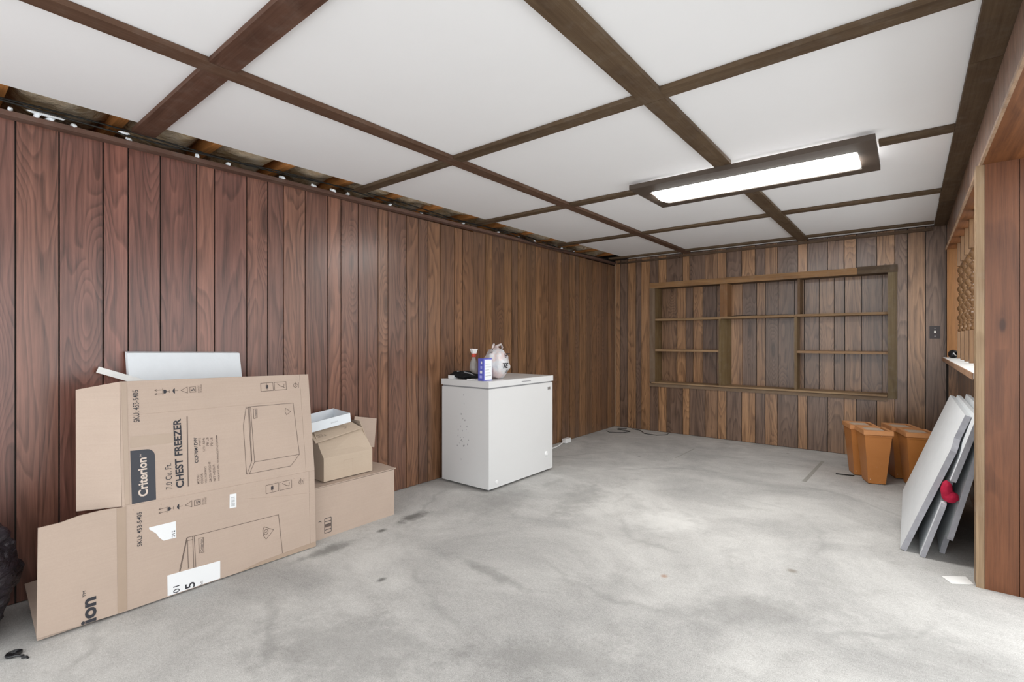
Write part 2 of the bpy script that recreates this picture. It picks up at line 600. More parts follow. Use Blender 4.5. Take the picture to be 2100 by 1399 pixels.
# back wall around the recess of the bookcase
BX0, BX1, BZ0, BZ1, BD = -2.405, -0.145, 0.60, 1.745, 0.20
bm = bmesh.new()
for lo, hi in (((XL - 0.6, YB + 0.008, 0), (BX0 - 0.02, YB + 0.35, 2.38)), ((BX1 + 0.02, YB + 0.008, 0), (0.95, YB + 0.35, 2.38)),
               ((BX0 - 0.02, YB + 0.008, 0), (BX1 + 0.02, YB + 0.35, BZ0 - 0.02)), ((BX0 - 0.02, YB + 0.008, BZ1 + 0.02), (BX1 + 0.02, YB + 0.35, 2.38)),
               ((BX0 - 0.02, YB + BD + 0.012, BZ0 - 0.02), (BX1 + 0.02, YB + 0.35, BZ1 + 0.02))):
    bm_box(bm, lo, hi)
wb = tag(obj('wall_back', bm, M['groove']), 'far end wall of brown vertical panelling around the recessed shelves', 'wall', kind='structure')
GB = [-2.94, -2.87, -2.768, -2.655, -2.585, -2.471, -2.365, -2.262, -2.068, -1.988, -1.811, -1.672, -1.578, -1.421, -1.284, -1.188, -1.068,
      -0.884, -0.798, -0.626, -0.489, -0.392, -0.234, -0.099, -0.008, 0.118, 0.26]
lightish = [1, 0, 1, 0, 1, 0, 1, 0, 1, 0, 0.5, 1, 0, 1, 0, 0.8, 0, 1, 0, 0.3, 1, 0, 1, 0.1, 0.7, 0]
DKB, LTB = srgb(108, 86, 72), srgb(150, 114, 82)
for k in range(len(GB) - 1):
    x0, x1 = GB[k] + 0.003, GB[k + 1] - 0.003
    c = jit(mixc(DKB, LTB, lightish[k]))
    ha, hb = BX0 - 0.018, BX1 + 0.018
    if x1 < ha or x0 > hb:
        segs = [(x0, x1, 0.004, 2.13)]
    else:
        segs = [(x0, x1, 0.004, 0.578), (x0, x1, 1.772, 2.13)]
        if x0 < ha - 0.004:
            segs.append((x0, ha, 0.58, 1.77))
        if x1 > hb + 0.004:
            segs.append((hb, x1, 0.58, 1.77))
    for xa, xb, z0, z1 in segs:
        child_box('plank', (xa, YB, z0), (xb, YB + 0.009, z1), M['plank'], wb, 0.0015, c)
# back wall of the neighbouring room, seen between the spindles
for k in range(5):
    x0 = 0.27 + k * 0.13
    child_box('plank', (x0 + 0.003, YB, 0.004), (x0 + 0.127, YB + 0.009, 2.3 if k else 2.13), M['plank'], wb, 0.0, jit(BRN[k]))

# corner bead between left and back walls
tag(box('trim_1', (XL + 0.001, YB - 0.018, 0.0), (XL + 0.016, YB - 0.002, 2.085), M['shelf_v'], color=srgb(150, 125, 100)), 'thin pale corner strip where left and back panelling meet', 'trim', kind='structure')

# right wall: header, half wall, pass-through, jamb boards
bm = bmesh.new()
bm_box(bm, (XH + 0.008, 3.09, 0), (XR + 0.13, YB + 0.008, 0.934))
bm_box(bm, (XR + 0.008, YF, 1.93), (XR + 0.20, YB + 0.008, 2.38))
wr = tag(obj('wall_right', bm, M['groove']), 'right wall with wide opening and spindle pass-through under a panelled header', 'wall', kind='structure')
LTR_GLARE = srgb(150, 122, 106)  # pale header tone with the glare painted into the planks
y = 3.14
i = 4
while y < YB - 0.02:
    y1 = min(y + WID[i % 9], YB)
    child_box('plank', (XH, y + 0.003, 0.004), (XH + 0.009, y1 - 0.003, 0.934), M['plank'], wr, 0.0, jit(BRN[i % 9]))
    y = y1
    i += 1
y = YF
i = 0
while y < YB - 0.02:
    y1 = min(y + WID[i % 9], YB)
    child_box('plank', (XR, y + 0.002, 1.918), (XR + 0.009, y1 - 0.002, 2.13), M['plank'], wr, 0.0, jit(mixc(LTR_GLARE, BRN[i % 9], 0.0 if y < 3.6 else 0.5)))
    y = y1
    i += 1
CED = srgb(104, 64, 40)
child_box('soffit_board', (XR - 0.004, YF, 1.905), (XR + 0.22, 3.088, 1.93), M['cedar_y'], wr, 0.002, srgb(118, 74, 42))
child_box('soffit_board', (XR - 0.004, 3.088, 1.905), (XR + 0.11, YB, 1.93), M['cedar_y'], wr, 0.002, srgb(118, 74, 42))
child_box('soffit_edge', (XR - 0.012, YF, 1.903), (XR - 0.002, YB, 1.919), M['shelf_v'], wr, 0.001, srgb(158, 132, 108))
child_box('jamb_board', (XR + 0.006, 3.048, 0), (XR + 0.115, 3.085, 1.905), M['cedar'], wr, 0.002, CED)
child_box('jamb_board', (XR + 0.117, 3.048, 0), (XR + 0.22, 3.085, 1.905), M['cedar'], wr, 0.002, jit(CED))
child_box('casing_strip', (XR - 0.022, 3.046, 0), (XR + 0.005, 3.135, 1.903), M['shelf_v'], wr, 0.002, srgb(146, 124, 98))
child_box('jamb_board', (XR, 5.705, 0.965), (XR + 0.11, 5.74, 1.905), M['cedar'], wr, 0.002, srgb(128, 86, 44))
child_box('sill', (XR - 0.025, 3.135, 0.935), (XR + 0.13, 5.74, 0.963), M['sill'], wr, 0.003)
child_box('sill_edge', (XR - 0.031, 3.135, 0.932), (XR - 0.0255, 5.74, 0.9625), M['shelf_v'], wr, 0.001, srgb(160, 128, 104))
prof = [(0.017, 1.18), (0.022, 1.19), (0.022, 1.20), (0.014, 1.21), (0.014, 1.225), (0.022, 1.235), (0.014, 1.248)]
zz = 1.25
while zz < 1.66:
    prof += [(0.013, zz), (0.02, zz + 0.008), (0.014, zz + 0.016), (0.026, zz + 0.034), (0.028, zz + 0.044), (0.025, zz + 0.055), (0.014, zz + 0.07)]
    zz += 0.078
prof += [(0.014, 1.69), (0.022, 1.70), (0.016, 1.71), (0.02, 1.72)]
bm = bmesh.new()
bm_lathe(bm, prof, 14)
SP = bpy.data.meshes.new('spindle_turned')
bmesh.ops.recalc_face_normals(bm, faces=bm.faces)
bm_box(bm, (-0.026, -0.026, 0.9635), (0.026, 0.026, 1.182))
bm_box(bm, (-0.026, -0.026, 1.718), (0.026, 0.026, 1.9045))
bm.to_mesh(SP)
bm.free()
SP.materials.append(M['spindle'])
for k, yy in enumerate((5.42, 5.07, 4.73, 4.40, 4.08, 3.75, 3.42)):
    s = obj('spindle', SP, None, wr, (XR + 0.075, yy, 0), color=jit(srgb(124, 94, 64)))

# ceiling: deck and joists above, white panels, battens
ce = tag(box('ceiling', (XL - 0.6, YF, 2.38), (XR + 0.25, YB + 0.3, 2.44), M['dark_deck']), 'low ceiling of white panels held by dark wood battens', 'ceiling', kind='structure')
YX = [-0.475, 0.737, 1.94, 3.137, 4.40, 5.55]
xs = [(-2.80, -1.993), (-1.989, -0.829), (-0.825, 0.218)]
ye = [YF + 0.01] + YX + [YB - 0.002]
for a in range(len(ye) - 1):
    for c, (x0, x1) in enumerate(xs):
        if c == 0:
            x0 += random.uniform(-0.012, 0.012) + (0.05 if a >= 5 else 0)
        child_box('panel', (x0, ye[a] + 0.002, ZP), (x1, ye[a + 1] - 0.002, ZP + 0.012), M['white_panel'], ce)
BT_R, BT_O = srgb(92, 64, 52), srgb(90, 74, 56)  # reddish left, olive right: tint of the mixed light painted into the battens
for k, yy in enumerate(YX):
    hw = 0.047 if k == 1 else (0.031 if k == 5 else 0.036)
    for c, (x0, x1) in enumerate(((-2.905, -2.032), (-1.953, -0.877), (-0.779, 0.169))):
        if k == 3 and c >= 1:
            continue
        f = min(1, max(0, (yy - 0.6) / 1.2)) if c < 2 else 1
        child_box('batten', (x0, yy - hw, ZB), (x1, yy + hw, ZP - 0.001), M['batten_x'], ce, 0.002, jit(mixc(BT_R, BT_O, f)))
# batten line interrupted by the light fixture
for x0, x1 in ((-1.953, -1.405), (-0.118, 0.169)):
    child_box('batten', (x0, 3.101, ZB), (x1, 3.173, ZP - 0.001), M['batten_x'], ce, 0.002, jit(BT_O))
for x0, x1, ya, yb in ((-2.03, -1.955, YF + 0.01, 0.02), (-2.03, -1.955, 0.022, 5.70), (-0.878, -0.776, YF + 0.01, 1.972), (-0.874, -0.782, 1.974, 2.948),
                       (-0.874, -0.782, 3.51, 5.70), (0.171, XR, YF + 0.01, 2.418), (0.171, XR, 2.421, 4.72), (0.174, XR, 4.723, 5.70)):
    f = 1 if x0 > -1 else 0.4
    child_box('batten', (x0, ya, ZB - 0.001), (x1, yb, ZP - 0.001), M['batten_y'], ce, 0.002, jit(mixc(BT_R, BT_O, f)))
# joists and old insulation showing in the gap along the left wall
JY = [-1.0 + 0.405 * k for k in range(17)]
for jy in JY:
    child_box('joist', (XL - 0.45, jy + 0.02, 2.165), (XR + 0.1, jy + 0.06, 2.379), M['joist'], ce, 0.002, jit(srgb(206, 142, 84), 0.2))
for k in range(len(JY) - 1):
    y0, y1 = JY[k] + 0.062, JY[k + 1] + 0.018
    bm = bmesh.new()
    nx, ny = 14, 8
    grid = [[bm.verts.new((-0.50 + 0.85 * a / nx, (y1 - y0) * (b / ny - 0.5), 0)) for b in range(ny + 1)] for a in range(nx + 1)]
    for a in range(nx):
        for b in range(ny):
            bm.faces.new((grid[a][b], grid[a + 1][b], grid[a + 1][b + 1], grid[a][b + 1]))
    for v in bm.verts:
        v.co.z = 0.06 * noise.noise(Vector((v.co.x * 7, v.co.y * 8 + k * 3.1, k * 1.7))) - 0.06 * (1 - (abs(v.co.y) / (y1 - y0) * 2) ** 2)
    for v in bm.verts:
        v.co.z = max(v.co.z, -0.072)
    ret = bmesh.ops.extrude_face_region(bm, geom=bm.faces[:])
    for v in [g for g in ret['geom'] if isinstance(g, bmesh.types.BMVert)]:
        v.co.z = 0.10
    o = obj('insulation_batt', bm, M['insul'], ce, smooth=True)
    o.location = Vector((-2.88, (y0 + y1) / 2, 2.228)) - Vector(ce.location)
# rim blocking above the left wall
child_box('rim_board', (XL - 0.47, YF, 1.9), (XL - 0.452, YB + 0.2, 2.379), M['batten_y'], ce, 0, srgb(140, 86, 46))
child_box('sill_plate', (XL - 0.45, YF, 2.02), (XL - 0.125, YB + 0.2, 2.056), M['batten_y'], ce, 0, srgb(110, 66, 36))


def sloped_trim(name, y0, y1, za, zb, label):
    bm = bmesh.new()
    h = 0.026
    bm_hexa(bm, [(XL + 0.001, y0, za), (XL + 0.042, y0, za + 0.004), (XL + 0.042, y1, zb + 0.004), (XL + 0.001, y1, zb),
                 (XL + 0.001, y0, za + h), (XL + 0.042, y0, za + h), (XL + 0.042, y1, zb + h), (XL + 0.001, y1, zb + h)])
    bevel(bm, 0.003)
    me_o = obj(name, bm, M['batten_y'], color=srgb(98, 74, 64))
    return tag(me_o, label, 'trim', kind='structure')


sloped_trim('trim_2', YF, YB - 0.05, 2.034, 2.074, 'brown strip moulding along the top of the left wall')
tag(box('trim_3', (-2.10, YB - 0.024, 2.088), (XR - 0.09, YB - 0.001, 2.112), M['batten_x'], bev=0.003, color=srgb(92, 74, 58)), 'brown strip moulding along the top of the back wall', 'trim', kind='structure')
tag(box('trim_4', (XL + 0.044, YB - 0.024, 2.080), (-2.104, YB - 0.001, 2.100), M['batten_x'], bev=0.003, color=srgb(80, 64, 50)), 'sagging short strip moulding in the far left ceiling corner', 'trim', kind='structure')

# ------------------------------------------------------------------ fluorescent ceiling light
t = thing('ceiling_light', 'long glowing fluorescent ceiling light in a dark brown frame', 'light', (-0.765, 3.23, 2.0855))
fx0, fx1, fy0, fy1 = -0.64, 0.64, -0.285, 0.275
ix0, ix1, iy0, iy1 = -0.565, 0.56, -0.142, 0.19
for nm, lo, hi in (('frame_board', (fx0, fy0, 0), (fx1, iy0, 0.0285)), ('frame_board', (fx0, iy1, 0), (fx1, fy1, 0.0285)),
                   ('frame_board', (fx0, iy0, 0), (ix0, iy1, 0.0285)), ('frame_board', (ix1, iy0, 0), (fx1, iy1, 0.0285))):
    box(nm, lo, hi, M['frame_paint'], t, 0.002)
bm = bmesh.new()
n = 12
for s in range(n + 1):
    v = s / n
    z = 0.006 - 0.024 * math.sin(math.pi * v)
    yy = iy0 + 0.012 + (iy1 - iy0 - 0.024) * v
    bm.verts.new((ix0 + 0.012, yy, z))
    bm.verts.new((ix1 - 0.012, yy, z))
bm.verts.ensure_lookup_table()
for s in range(n):
    bm.faces.new((bm.verts[2 * s], bm.verts[2 * s + 1], bm.verts[2 * s + 3], bm.verts[2 * s + 2]))
ret = bmesh.ops.extrude_face_region(bm, geom=bm.faces[:])
for v in [g for g in ret['geom'] if isinstance(g, bmesh.types.BMVert)]:
    v.co.z = 0.026
obj('diffuser', bm, M['lamp'], t, smooth=False)
for lo, hi in (((ix0, iy0, 0.003), (ix1, iy0 + 0.011, 0.02)), ((ix0, iy1 - 0.011, 0.003), (ix1, iy1, 0.02)),
               ((ix0, iy0 + 0.011, 0.003), (ix0 + 0.011, iy1 - 0.011, 0.02)), ((ix1 - 0.011, iy0 + 0.011, 0.003), (ix1, iy1 - 0.011, 0.02))):
    box('lens_rim', lo, hi, M['lens_rim'], t)

# ------------------------------------------------------------------ recessed bookcase
t = thing('bookcase', 'recessed wall bookcase of brown boards with eight open compartments', 'bookcase', (-1.275, YB, 0.55))
OFF = Vector((-1.275, YB, 0.55))


def bc(name, lo, hi, mat, color, bev=0.002):
    o = box(name, lo, hi, mat, t, bev, color)
    o.location = Vector(o.location) - OFF
    return o


OL, OLD, GRY = srgb(112, 90, 64), srgb(84, 68, 50), srgb(124, 106, 88)
f0, f1 = YB - 0.018, YB
bc('frame_rail', (-2.468, f0, 1.742), (-0.385, f1, 1.806), M['shelf'], srgb(145, 111, 75))
bc('frame_rail', (-0.383, f0, 1.742), (-0.078, f1, 1.812), M['shelf'], OLD)
bc('frame_stile', (-2.468, f0, 0.603), (-2.405, f1, 1.741), M['shelf_v'], GRY)
bc('frame_stile', (-0.150, f0, 0.57), (-0.082, f1, 1.741), M['shelf_v'], srgb(108, 93, 68))
bc('frame_rail', (-2.47, f0, 0.545), (-0.152, f1, 0.582), M['shelf'], srgb(127, 108, 88))
bc('side_panel', (BX0 - 0.016, YB, 0.6), (BX0, YB + BD, 1.745), M['shelf_v'], srgb(118, 97, 66))
bc('side_panel', (BX1, YB, 0.6), (BX1 + 0.016, YB + BD, 1.745), M['shelf_v'], srgb(118, 97, 66))
bc('top_panel', (BX0, YB, 1.745), (BX1, YB + BD, 1.76), M['shelf'], srgb(90, 70, 48))
bc('bottom_shelf', (-2.44, YB - 0.032, 0.585), (-0.155, YB + BD, 0.602), M['shelf'], srgb(154, 129, 99))
bc('shelf', (BX0, YB + 0.002, 1.347), (-1.642, YB + BD, 1.371), M['shelf'], srgb(149, 122, 90))
bc('shelf', (-1.641, YB + 0.002, 1.350), (-0.912, YB + BD, 1.374), M['shelf'], srgb(147, 120, 88))
bc('shelf', (-0.911, YB + 0.002, 1.353), (BX1, YB + BD, 1.377), M['shelf'], srgb(147, 120, 88))
bc('shelf', (BX0, YB + 0.002, 0.975), (-1.665, YB + BD, 0.999), M['shelf'], srgb(156, 127, 95))
bc('shelf', (-0.894, YB + 0.002, 0.979), (BX1, YB + BD, 1.003), M['shelf'], srgb(154, 124, 93))
bm = bmesh.new()
for z0, z1 in ((0.602, 1.348),):
    bm_hexa(bm, [(-1.664 - OFF.x, 0.004, z0 - OFF.z), (-1.643 - OFF.x, 0.004, z0 - OFF.z), (-1.578 - OFF.x, BD, z0 - OFF.z), (-1.60 - OFF.x, BD, z0 - OFF.z),
                 (-1.664 - OFF.x, 0.004, z1 - OFF.z), (-1.643 - OFF.x, 0.004, z1 - OFF.z), (-1.578 - OFF.x, BD, z1 - OFF.z), (-1.60 - OFF.x, BD, z1 - OFF.z)])
obj('divider', bm, M['shelf_v'], t, color=srgb(120, 102, 72))
bc('divider', (-0.917, YB + 0.004, 0.602), (-0.895, YB + BD, 1.351), M['shelf_v'], srgb(124, 104, 75))
bc('divider', (-1.655, YB + 0.02, 1.374), (-1.577, YB + BD, 1.745), M['shelf_v'], srgb(140, 104, 70))
bc('divider', (-0.892, YB + 0.03, 1.377), (-0.870, YB + BD, 1.745), M['shelf_v'], srgb(104, 80, 56))
GI = [-2.405, -2.21, -2.10, -2.015, -1.90, -1.74, -1.60, -1.46, -1.315, -1.225, -1.10, -0.945, -0.855, -0.72, -0.59, -0.50, -0.362, -0.20, -0.145]
LI = [0.4, 1, 0.1, 1, 0.0, 0.6, 0.9, 0, 0.8, 0.1, 0.1, 0.4, 0.2, 0.5, 0.3, 0.6, 0.2, 0.6]
for k in range(len(GI) - 1):
    bc('back_plank', (GI[k] + 0.003, YB + BD, 0.6), (GI[k + 1] - 0.003, YB + BD + 0.01, 1.745), M['plank'], jit(mixc(DKB, LTB, LI[k])), 0.0015)

# thin wire lying on the middle shelf
bm = bmesh.new()
bm_tube(bm, [(-1.56, YB + 0.10, 1.378), (-1.5, YB + 0.07, 1.381), (-1.40, YB + 0.10, 1.384), (-1.30, YB + 0.06, 1.384), (-1.22, YB + 0.09, 1.380), (-1.08, YB + 0.05, 1.378), (-0.98, YB + 0.06, 1.378)], 0.003, 6)
tag(obj('loose_wire', bm, M['cable']), 'thin dark wire lying along the middle bookcase shelf', 'wire')

# ------------------------------------------------------------------ light switch
t = thing('light_switch', 'dark brown switch plate with white toggle on the back wall', 'switch', (0.182, YB, 1.183))
box('plate', (-0.036, -0.007, -0.056), (0.036, 0.0, 0.056), M['brown_plate'], t, 0.003)
box('toggle', (-0.006, -0.02, -0.008), (0.006, -0.007, 0.012), M['ivory'], t, 0.002)
for z in (-0.036, 0.036):
    box('screw', (-0.003, -0.009, z - 0.003), (0.003, -0.007, z + 0.003), M['metal'], t)

# ------------------------------------------------------------------ chest freezer
FX0, FX1, FY0, FY1 = -2.878, -2.384, 2.684, 3.509
t = thing('chest_freezer', 'white chest freezer standing against the panelled left wall', 'freezer', ((FX0 + FX1) / 2, (FY0 + FY1) / 2, 0))
hx, hy = (FX1 - FX0) / 2, (FY1 - FY0) / 2
box('body', (-hx, -hy, 0.018), (hx, hy, 0.752), M['freezer'], t, 0.008, seg=3)
box('gasket', (-hx + 0.006, -hy + 0.006, 0.7525), (hx - 0.006, hy - 0.006, 0.763), M['gasket'], t, 0.002)
bm = bmesh.new()
bm_box(bm, (-hx - 0.004, -hy - 0.004, 0.7635), (hx + 0.004, hy + 0.004, 0.81))
bevel(bm, 0.007, 3)
lid = obj('lid', bm, M['freezer'], t)
box('handle_slot', (hx + 0.003, -0.075 + 0.05, 0.782), (hx + 0.0055, 0.075 + 0.02, 0.789), M['gasket'], lid)
for sx in (-1, 1):
    for sy in (-1, 1):
        bm = bmesh.new()
        bm_lathe(bm, [(0.022, 0.0), (0.022, 0.0178)], 12, (sx * (hx - 0.05), sy * (hy - 0.06)))
        obj('foot', bm, M['black'], t)
box('badge', (hx, hy - 0.075, 0.693), (hx + 0.002, hy - 0.035, 0.715), M['metal'], t)
bm = bmesh.new()
bm_lathe(bm, [(0.02, 0), (0.02, 0.004), (0.016, 0.008), (0.012, 0.008), (0.011, 0.004)], 20)
bmesh.ops.rotate(bm, verts=bm.verts, cent=(0, 0, 0), matrix=Matrix.Rotation(R(90), 3, 'Y'))
kn = obj('thermostat_knob', bm, M['white'], t, loc=(hx, hy - 0.095, 0.155), smooth=False)
bm = bmesh.new()
bm_lathe(bm, [(0.014, 0), (0.013, 0.005), (0.004, 0.006)], 16)
bmesh.ops.rotate(bm, verts=bm.verts, cent=(0, 0, 0), matrix=Matrix.Rotation(R(90), 3, 'Y'))
obj('drain_plug', bm, M['white'], t, loc=(hx, -hy + 0.09, 0.06))
rs = random.Random(3)
bm = bmesh.new()
for k in range(26):
    cx, cz, s = rs.gauss(-0.02, 0.03), rs.gauss(0.40, 0.09), rs.uniform(0.0015, 0.004)
    bm_box(bm, (cx - s, -hy - 0.0006, cz - s * 1.6), (cx + s, -hy + 0.0002, cz + s * 1.6))
sc = obj('scuff_marks', bm, M['gasket'], t)
sc['kind'] = 'stuff'
# power cord with adapter plug
bm = bmesh.new()
bm_tube(bm, [(-2.80, 3.60, 0.05), (-2.80, 3.85, 0.012), (-2.82, 4.1, 0.008), (-2.84, 4.28, 0.008), (-2.862, 4.40, 0.02), (-2.872, 4.45, 0.03)], 0.006, 8)
cord = obj('cord', bm, M['white'])
t2 = thing('power_plug', 'white plug and cord lying on the floor behind the freezer', 'plug', (-2.875, 4.5, 0))
cord.parent = t2
cord.location = (2.875, -4.5, 0)
bm = bmesh.new()
bm_box(bm, (-0.022, -0.05, 0.006), (0.022, 0.055, 0.05))
bevel(bm, 0.012, 3)
obj('plug_body', bm, M['white'], t2)
bm = bmesh.new()
bm_box(bm, (-0.012, 0.055, 0.012), (-0.006, 0.075, 0.03))
bm_box(bm, (0.006, 0.055, 0.012), (0.012, 0.075, 0.03))
obj('prongs', bm, M['metal'], t2)

# ------------------------------------------------------------------ things on the freezer
ZF = 0.8105
t = thing('spray_bottle', 'clear spray bottle with white trigger head and red collar', 'bottle', (-2.71, 2.87, ZF))
bm = bmesh.new()
bm_lathe(bm, [(0.030, 0.0), (0.034, 0.006), (0.034, 0.09), (0.030, 0.12), (0.016, 0.155), (0.013, 0.17)], 18)
obj('bottle', bm, M['clear'], t, smooth=True)
bm = bmesh.new()
bm_lathe(bm, [(0.017, 0.168), (0.018, 0.172), (0.017, 0.192), (0.012, 0.196)], 14)
obj('collar', bm, M['red_plastic'], t)
bm = bmesh.new()
bm_hexa(bm, [(-0.011, -0.014, 0.195), (0.011, -0.014, 0.195), (0.011, 0.02, 0.195), (-0.011, 0.02, 0.195),
             (-0.014, -0.034, 0.236), (0.014, -0.034, 0.236), (0.014, 0.034, 0.232), (-0.014, 0.034, 0.232)])
bevel(bm, 0.004)
obj('sprayer_head', bm, M['white'], t)
bm = bmesh.new()
bm_tube(bm, [(0, 0.018, 0.205), (0, 0.034, 0.195), (0, 0.038, 0.175)], 0.004, 6)
obj('trigger', bm, M['red_plastic'], t)

t = thing('supplement_bottle', 'small dark bottle with red and white label beside the spray bottle', 'bottle', (-2.692, 2.94, ZF))
bm = bmesh.new()
bm_lathe(bm, [(0.022, 0), (0.024, 0.004), (0.024, 0.07), (0.014, 0.085), (0.014, 0.092)], 16)
obj('body', bm, M['black'], t, smooth=True)
bm = bmesh.new()
bm_lathe(bm, [(0.0245, 0.015), (0.0245, 0.04)], 16)
obj('label_band', bm, M['label'], t, smooth=True)
bm = bmesh.new()
bm_lathe(bm, [(0.0246, 0.041), (0.0246, 0.056)], 16)
obj('label_stripe', bm, M['red_plastic'], t, smooth=True)
bm = bmesh.new()
bm_lathe(bm, [(0.016, 0.092), (0.016, 0.108), (0.013, 0.112)], 14)
obj('cap', bm, M['black'], t)

t = thing('small_carton', 'upright blue and white printed carton on the freezer lid corner', 'box', (-2.475, 2.745, ZF))
box('body', (-0.028, -0.046, 0), (0.028, 0.046, 0.166), M['blue'], t, 0.001)
box('front_print', (0.0281, -0.036, 0.006), (0.0288, 0.044, 0.158), M['label'], t)
for k in range(4):
    box('text_line', (-0.012 + k * 0.004, -0.0468, 0.02 + k * 0.035), (0.012, -0.0461, 0.04 + k * 0.035), M['label'] if k % 2 else plain('pale_blue_print%d' % k, (0.35, 0.36, 0.75)), t)
for k in range(5):
    box('text_line', (0.0289, -0.028, 0.035 + k * 0.022), (0.0292, 0.036 - (k % 3) * 0.012, 0.038 + k * 0.022), M['gasket'], t)


def blob(name, mat, par, c, r, amp, freq, seed, flat=None, sub=4, squash=None):
    bm = bmesh.new()
    bmesh.ops.create_icosphere(bm, subdivisions=sub, radius=1.0)
    for v in bm.verts:
        d = v.co.normalized()
        k = 1 + amp * noise.fractal(d * freq + Vector((seed, seed * 1.7, 0)), 1.0, 2.0, 4)
        p = Vector((d.x * r[0] * k, d.y * r[1] * k, d.z * r[2] * k))
        if squash:
            p = squash(p, d)
        p += Vector(c)
        if flat is not None and p.z < flat:
            p.z = flat + 0.0005 * random.random()
        v.co = p
    return obj(name, bm, mat, par, smooth=True)


t = thing('shopping_bag', 'crumpled white plastic shopping bag with bold black letters', 'bag', (-2.535, 2.935, ZF))


def taper(p, d):
    f = 1 - 0.28 * max(0, d.z)
    return Vector((p.x * f, p.y * f, p.z))


blob('bag_film', M['bagfilm'], t, (0, 0, 0.118), (0.105, 0.118, 0.128), 0.16, 2.2, 4.0, flat=0.0, squash=taper)
for s in (-1, 1):
    bm = bmesh.new()
    bm_tube(bm, [(0.02, s * 0.05 - 0.02, 0.20), (0.03, s * 0.055 - 0.01, 0.245), (0.02, s * 0.045, 0.27), (-0.01, s * 0.02, 0.255), (-0.02, s * 0.01, 0.235)], [0.012, 0.01, 0.009, 0.01, 0.012], 8)
    obj('handle_loop', bm, M['bagfilm'], t, smooth=True)
SHOP = t

t = thing('black_pouch', 'flat black zipped pouch lying at the freezer edge', 'pouch', (-2.735, 2.772, ZF))


def fl(p, d):
    return Vector((p.x, p.y, p.z * (0.6 if p.x > 0.03 else 1)))


blob('pouch_body', M['black_matte'], t, (0.03, 0, 0.028), (0.15, 0.055, 0.034), 0.25, 2.0, 9.0, flat=0.0, squash=fl)
bm = bmesh.new()
bm_tube(bm, [(-0.03, -0.03, 0.058), (0.05, -0.035, 0.055), (0.12, -0.03, 0.045), (0.165, -0.02, 0.02)], 0.005, 6)
obj('zip', bm, M['gasket'], t)

tag(box('small_white_box', (-2.83, 2.705, ZF), (-2.775, 2.755, ZF + 0.026), M['white'], bev=0.002), 'tiny white box with print beside the black pouch', 'box')
tag(box('white_strip', (-2.62, 2.698, ZF), (-2.505, 2.715, ZF + 0.008), M['white'], bev=0.001), 'thin white plastic strip on the freezer lid edge', 'strip')


# ------------------------------------------------------------------ lettering
def text_mesh(body, height, bold=0.0, width=None, name='lettering'):
    c = bpy.data.curves.new('txt', 'FONT')
    c.body = body
    c.size = 1.0
    c.offset = bold
    c.resolution_u = 3
    o = bpy.data.objects.new('txt', c)
    COL.objects.link(o)
    dg = bpy.context.evaluated_depsgraph_get()
    me = bpy.data.meshes.new_from_object(o.evaluated_get(dg))
    bpy.data.objects.remove(o)
    bpy.data.curves.remove(c)
    xs_ = [v.co.x for v in me.vertices]
    ys_ = [v.co.y for v in me.vertices]
    w, h = max(xs_) - min(xs_), max(ys_) - min(ys_)
    sy = height / h
    sx = width / w if width else sy
    x0, y0 = min(xs_), min(ys_)
    for v in me.vertices:
        v.co.x = (v.co.x - x0) * sx
        v.co.y = (v.co.y - y0) * sy
    me.name = name
    return me


def place_text(body, origin, e1, e2, height, mat, par, bold=0.0, width=None, name='lettering'):
    me = text_mesh(body, height, bold, width, name)
    e1, e2 = Vector(e1), Vector(e2)
    o3 = Vector(origin)
    nrm = e1.cross(e2).normalized()
    for v in me.vertices:
        v.co = o3 + e1 * v.co.x + e2 * v.co.y + nrm * 0.0002
    me.materials.clear()
    return obj(name, me, mat, par)


from mathutils.bvhtree import BVHTree
film = [c for c in SHOP.children if c.name.startswith('bag_film')][0].data
bvh = BVHTree.FromPolygons([v.co.copy() for v in film.vertices], [tuple(p.vertices) for p in film.polygons])
for body, yy, zz_, hh in (('H', 0.035, 0.165, 0.034), ('TE', -0.005, 0.085, 0.042), ('E', 0.06, 0.045, 0.024)):
    me = text_mesh(body, hh, 0.035)
    bmt = bmesh.new()
    bmt.from_mesh(me)
    bmesh.ops.triangulate(bmt, faces=bmt.faces)
    bmesh.ops.subdivide_edges(bmt, edges=bmt.edges, cuts=2, use_grid_fill=True)
    dr = Vector((-0.92, 0.38, 0)).normalized()
    e1 = Vector((0.38, 0.92, 0)).normalized()
    for v in bmt.verts:
        o3 = Vector((0.03, yy, zz_)) + e1 * v.co.x + Vector((0, 0, v.co.y)) - dr * 0.4
        hit = bvh.ray_cast(o3, dr)
        v.co = (hit[0] if hit[0] else o3 + dr * 0.3) - dr * 0.0025
    obj('lettering', bmt, M['print'], SHOP)

# ------------------------------------------------------------------ flattened freezer carton
C0 = Vector((-2.49, 0.86, 0))
t = thing('freezer_carton', 'large flattened brown freezer carton with black print standing before the left wall', 'carton', C0)
TH = 0.007


def lo_pt(y, z, off=0.0):
    return Vector((-2.49 - 0.036 * z + off, y, z)) - C0


def up_pt(y, z, off=0.0):
    return Vector((-2.505 - 0.137 * (z - 0.42) + off, y, z)) - C0


def sheet(name, pf, poly, mat, th=TH, par=None, off=0.0):
    bm = bmesh.new()
    bm_prism(bm, [pf(a, b, off) for a, b in poly], (-th, 0, 0))
    return obj(name, bm, mat, par or t)


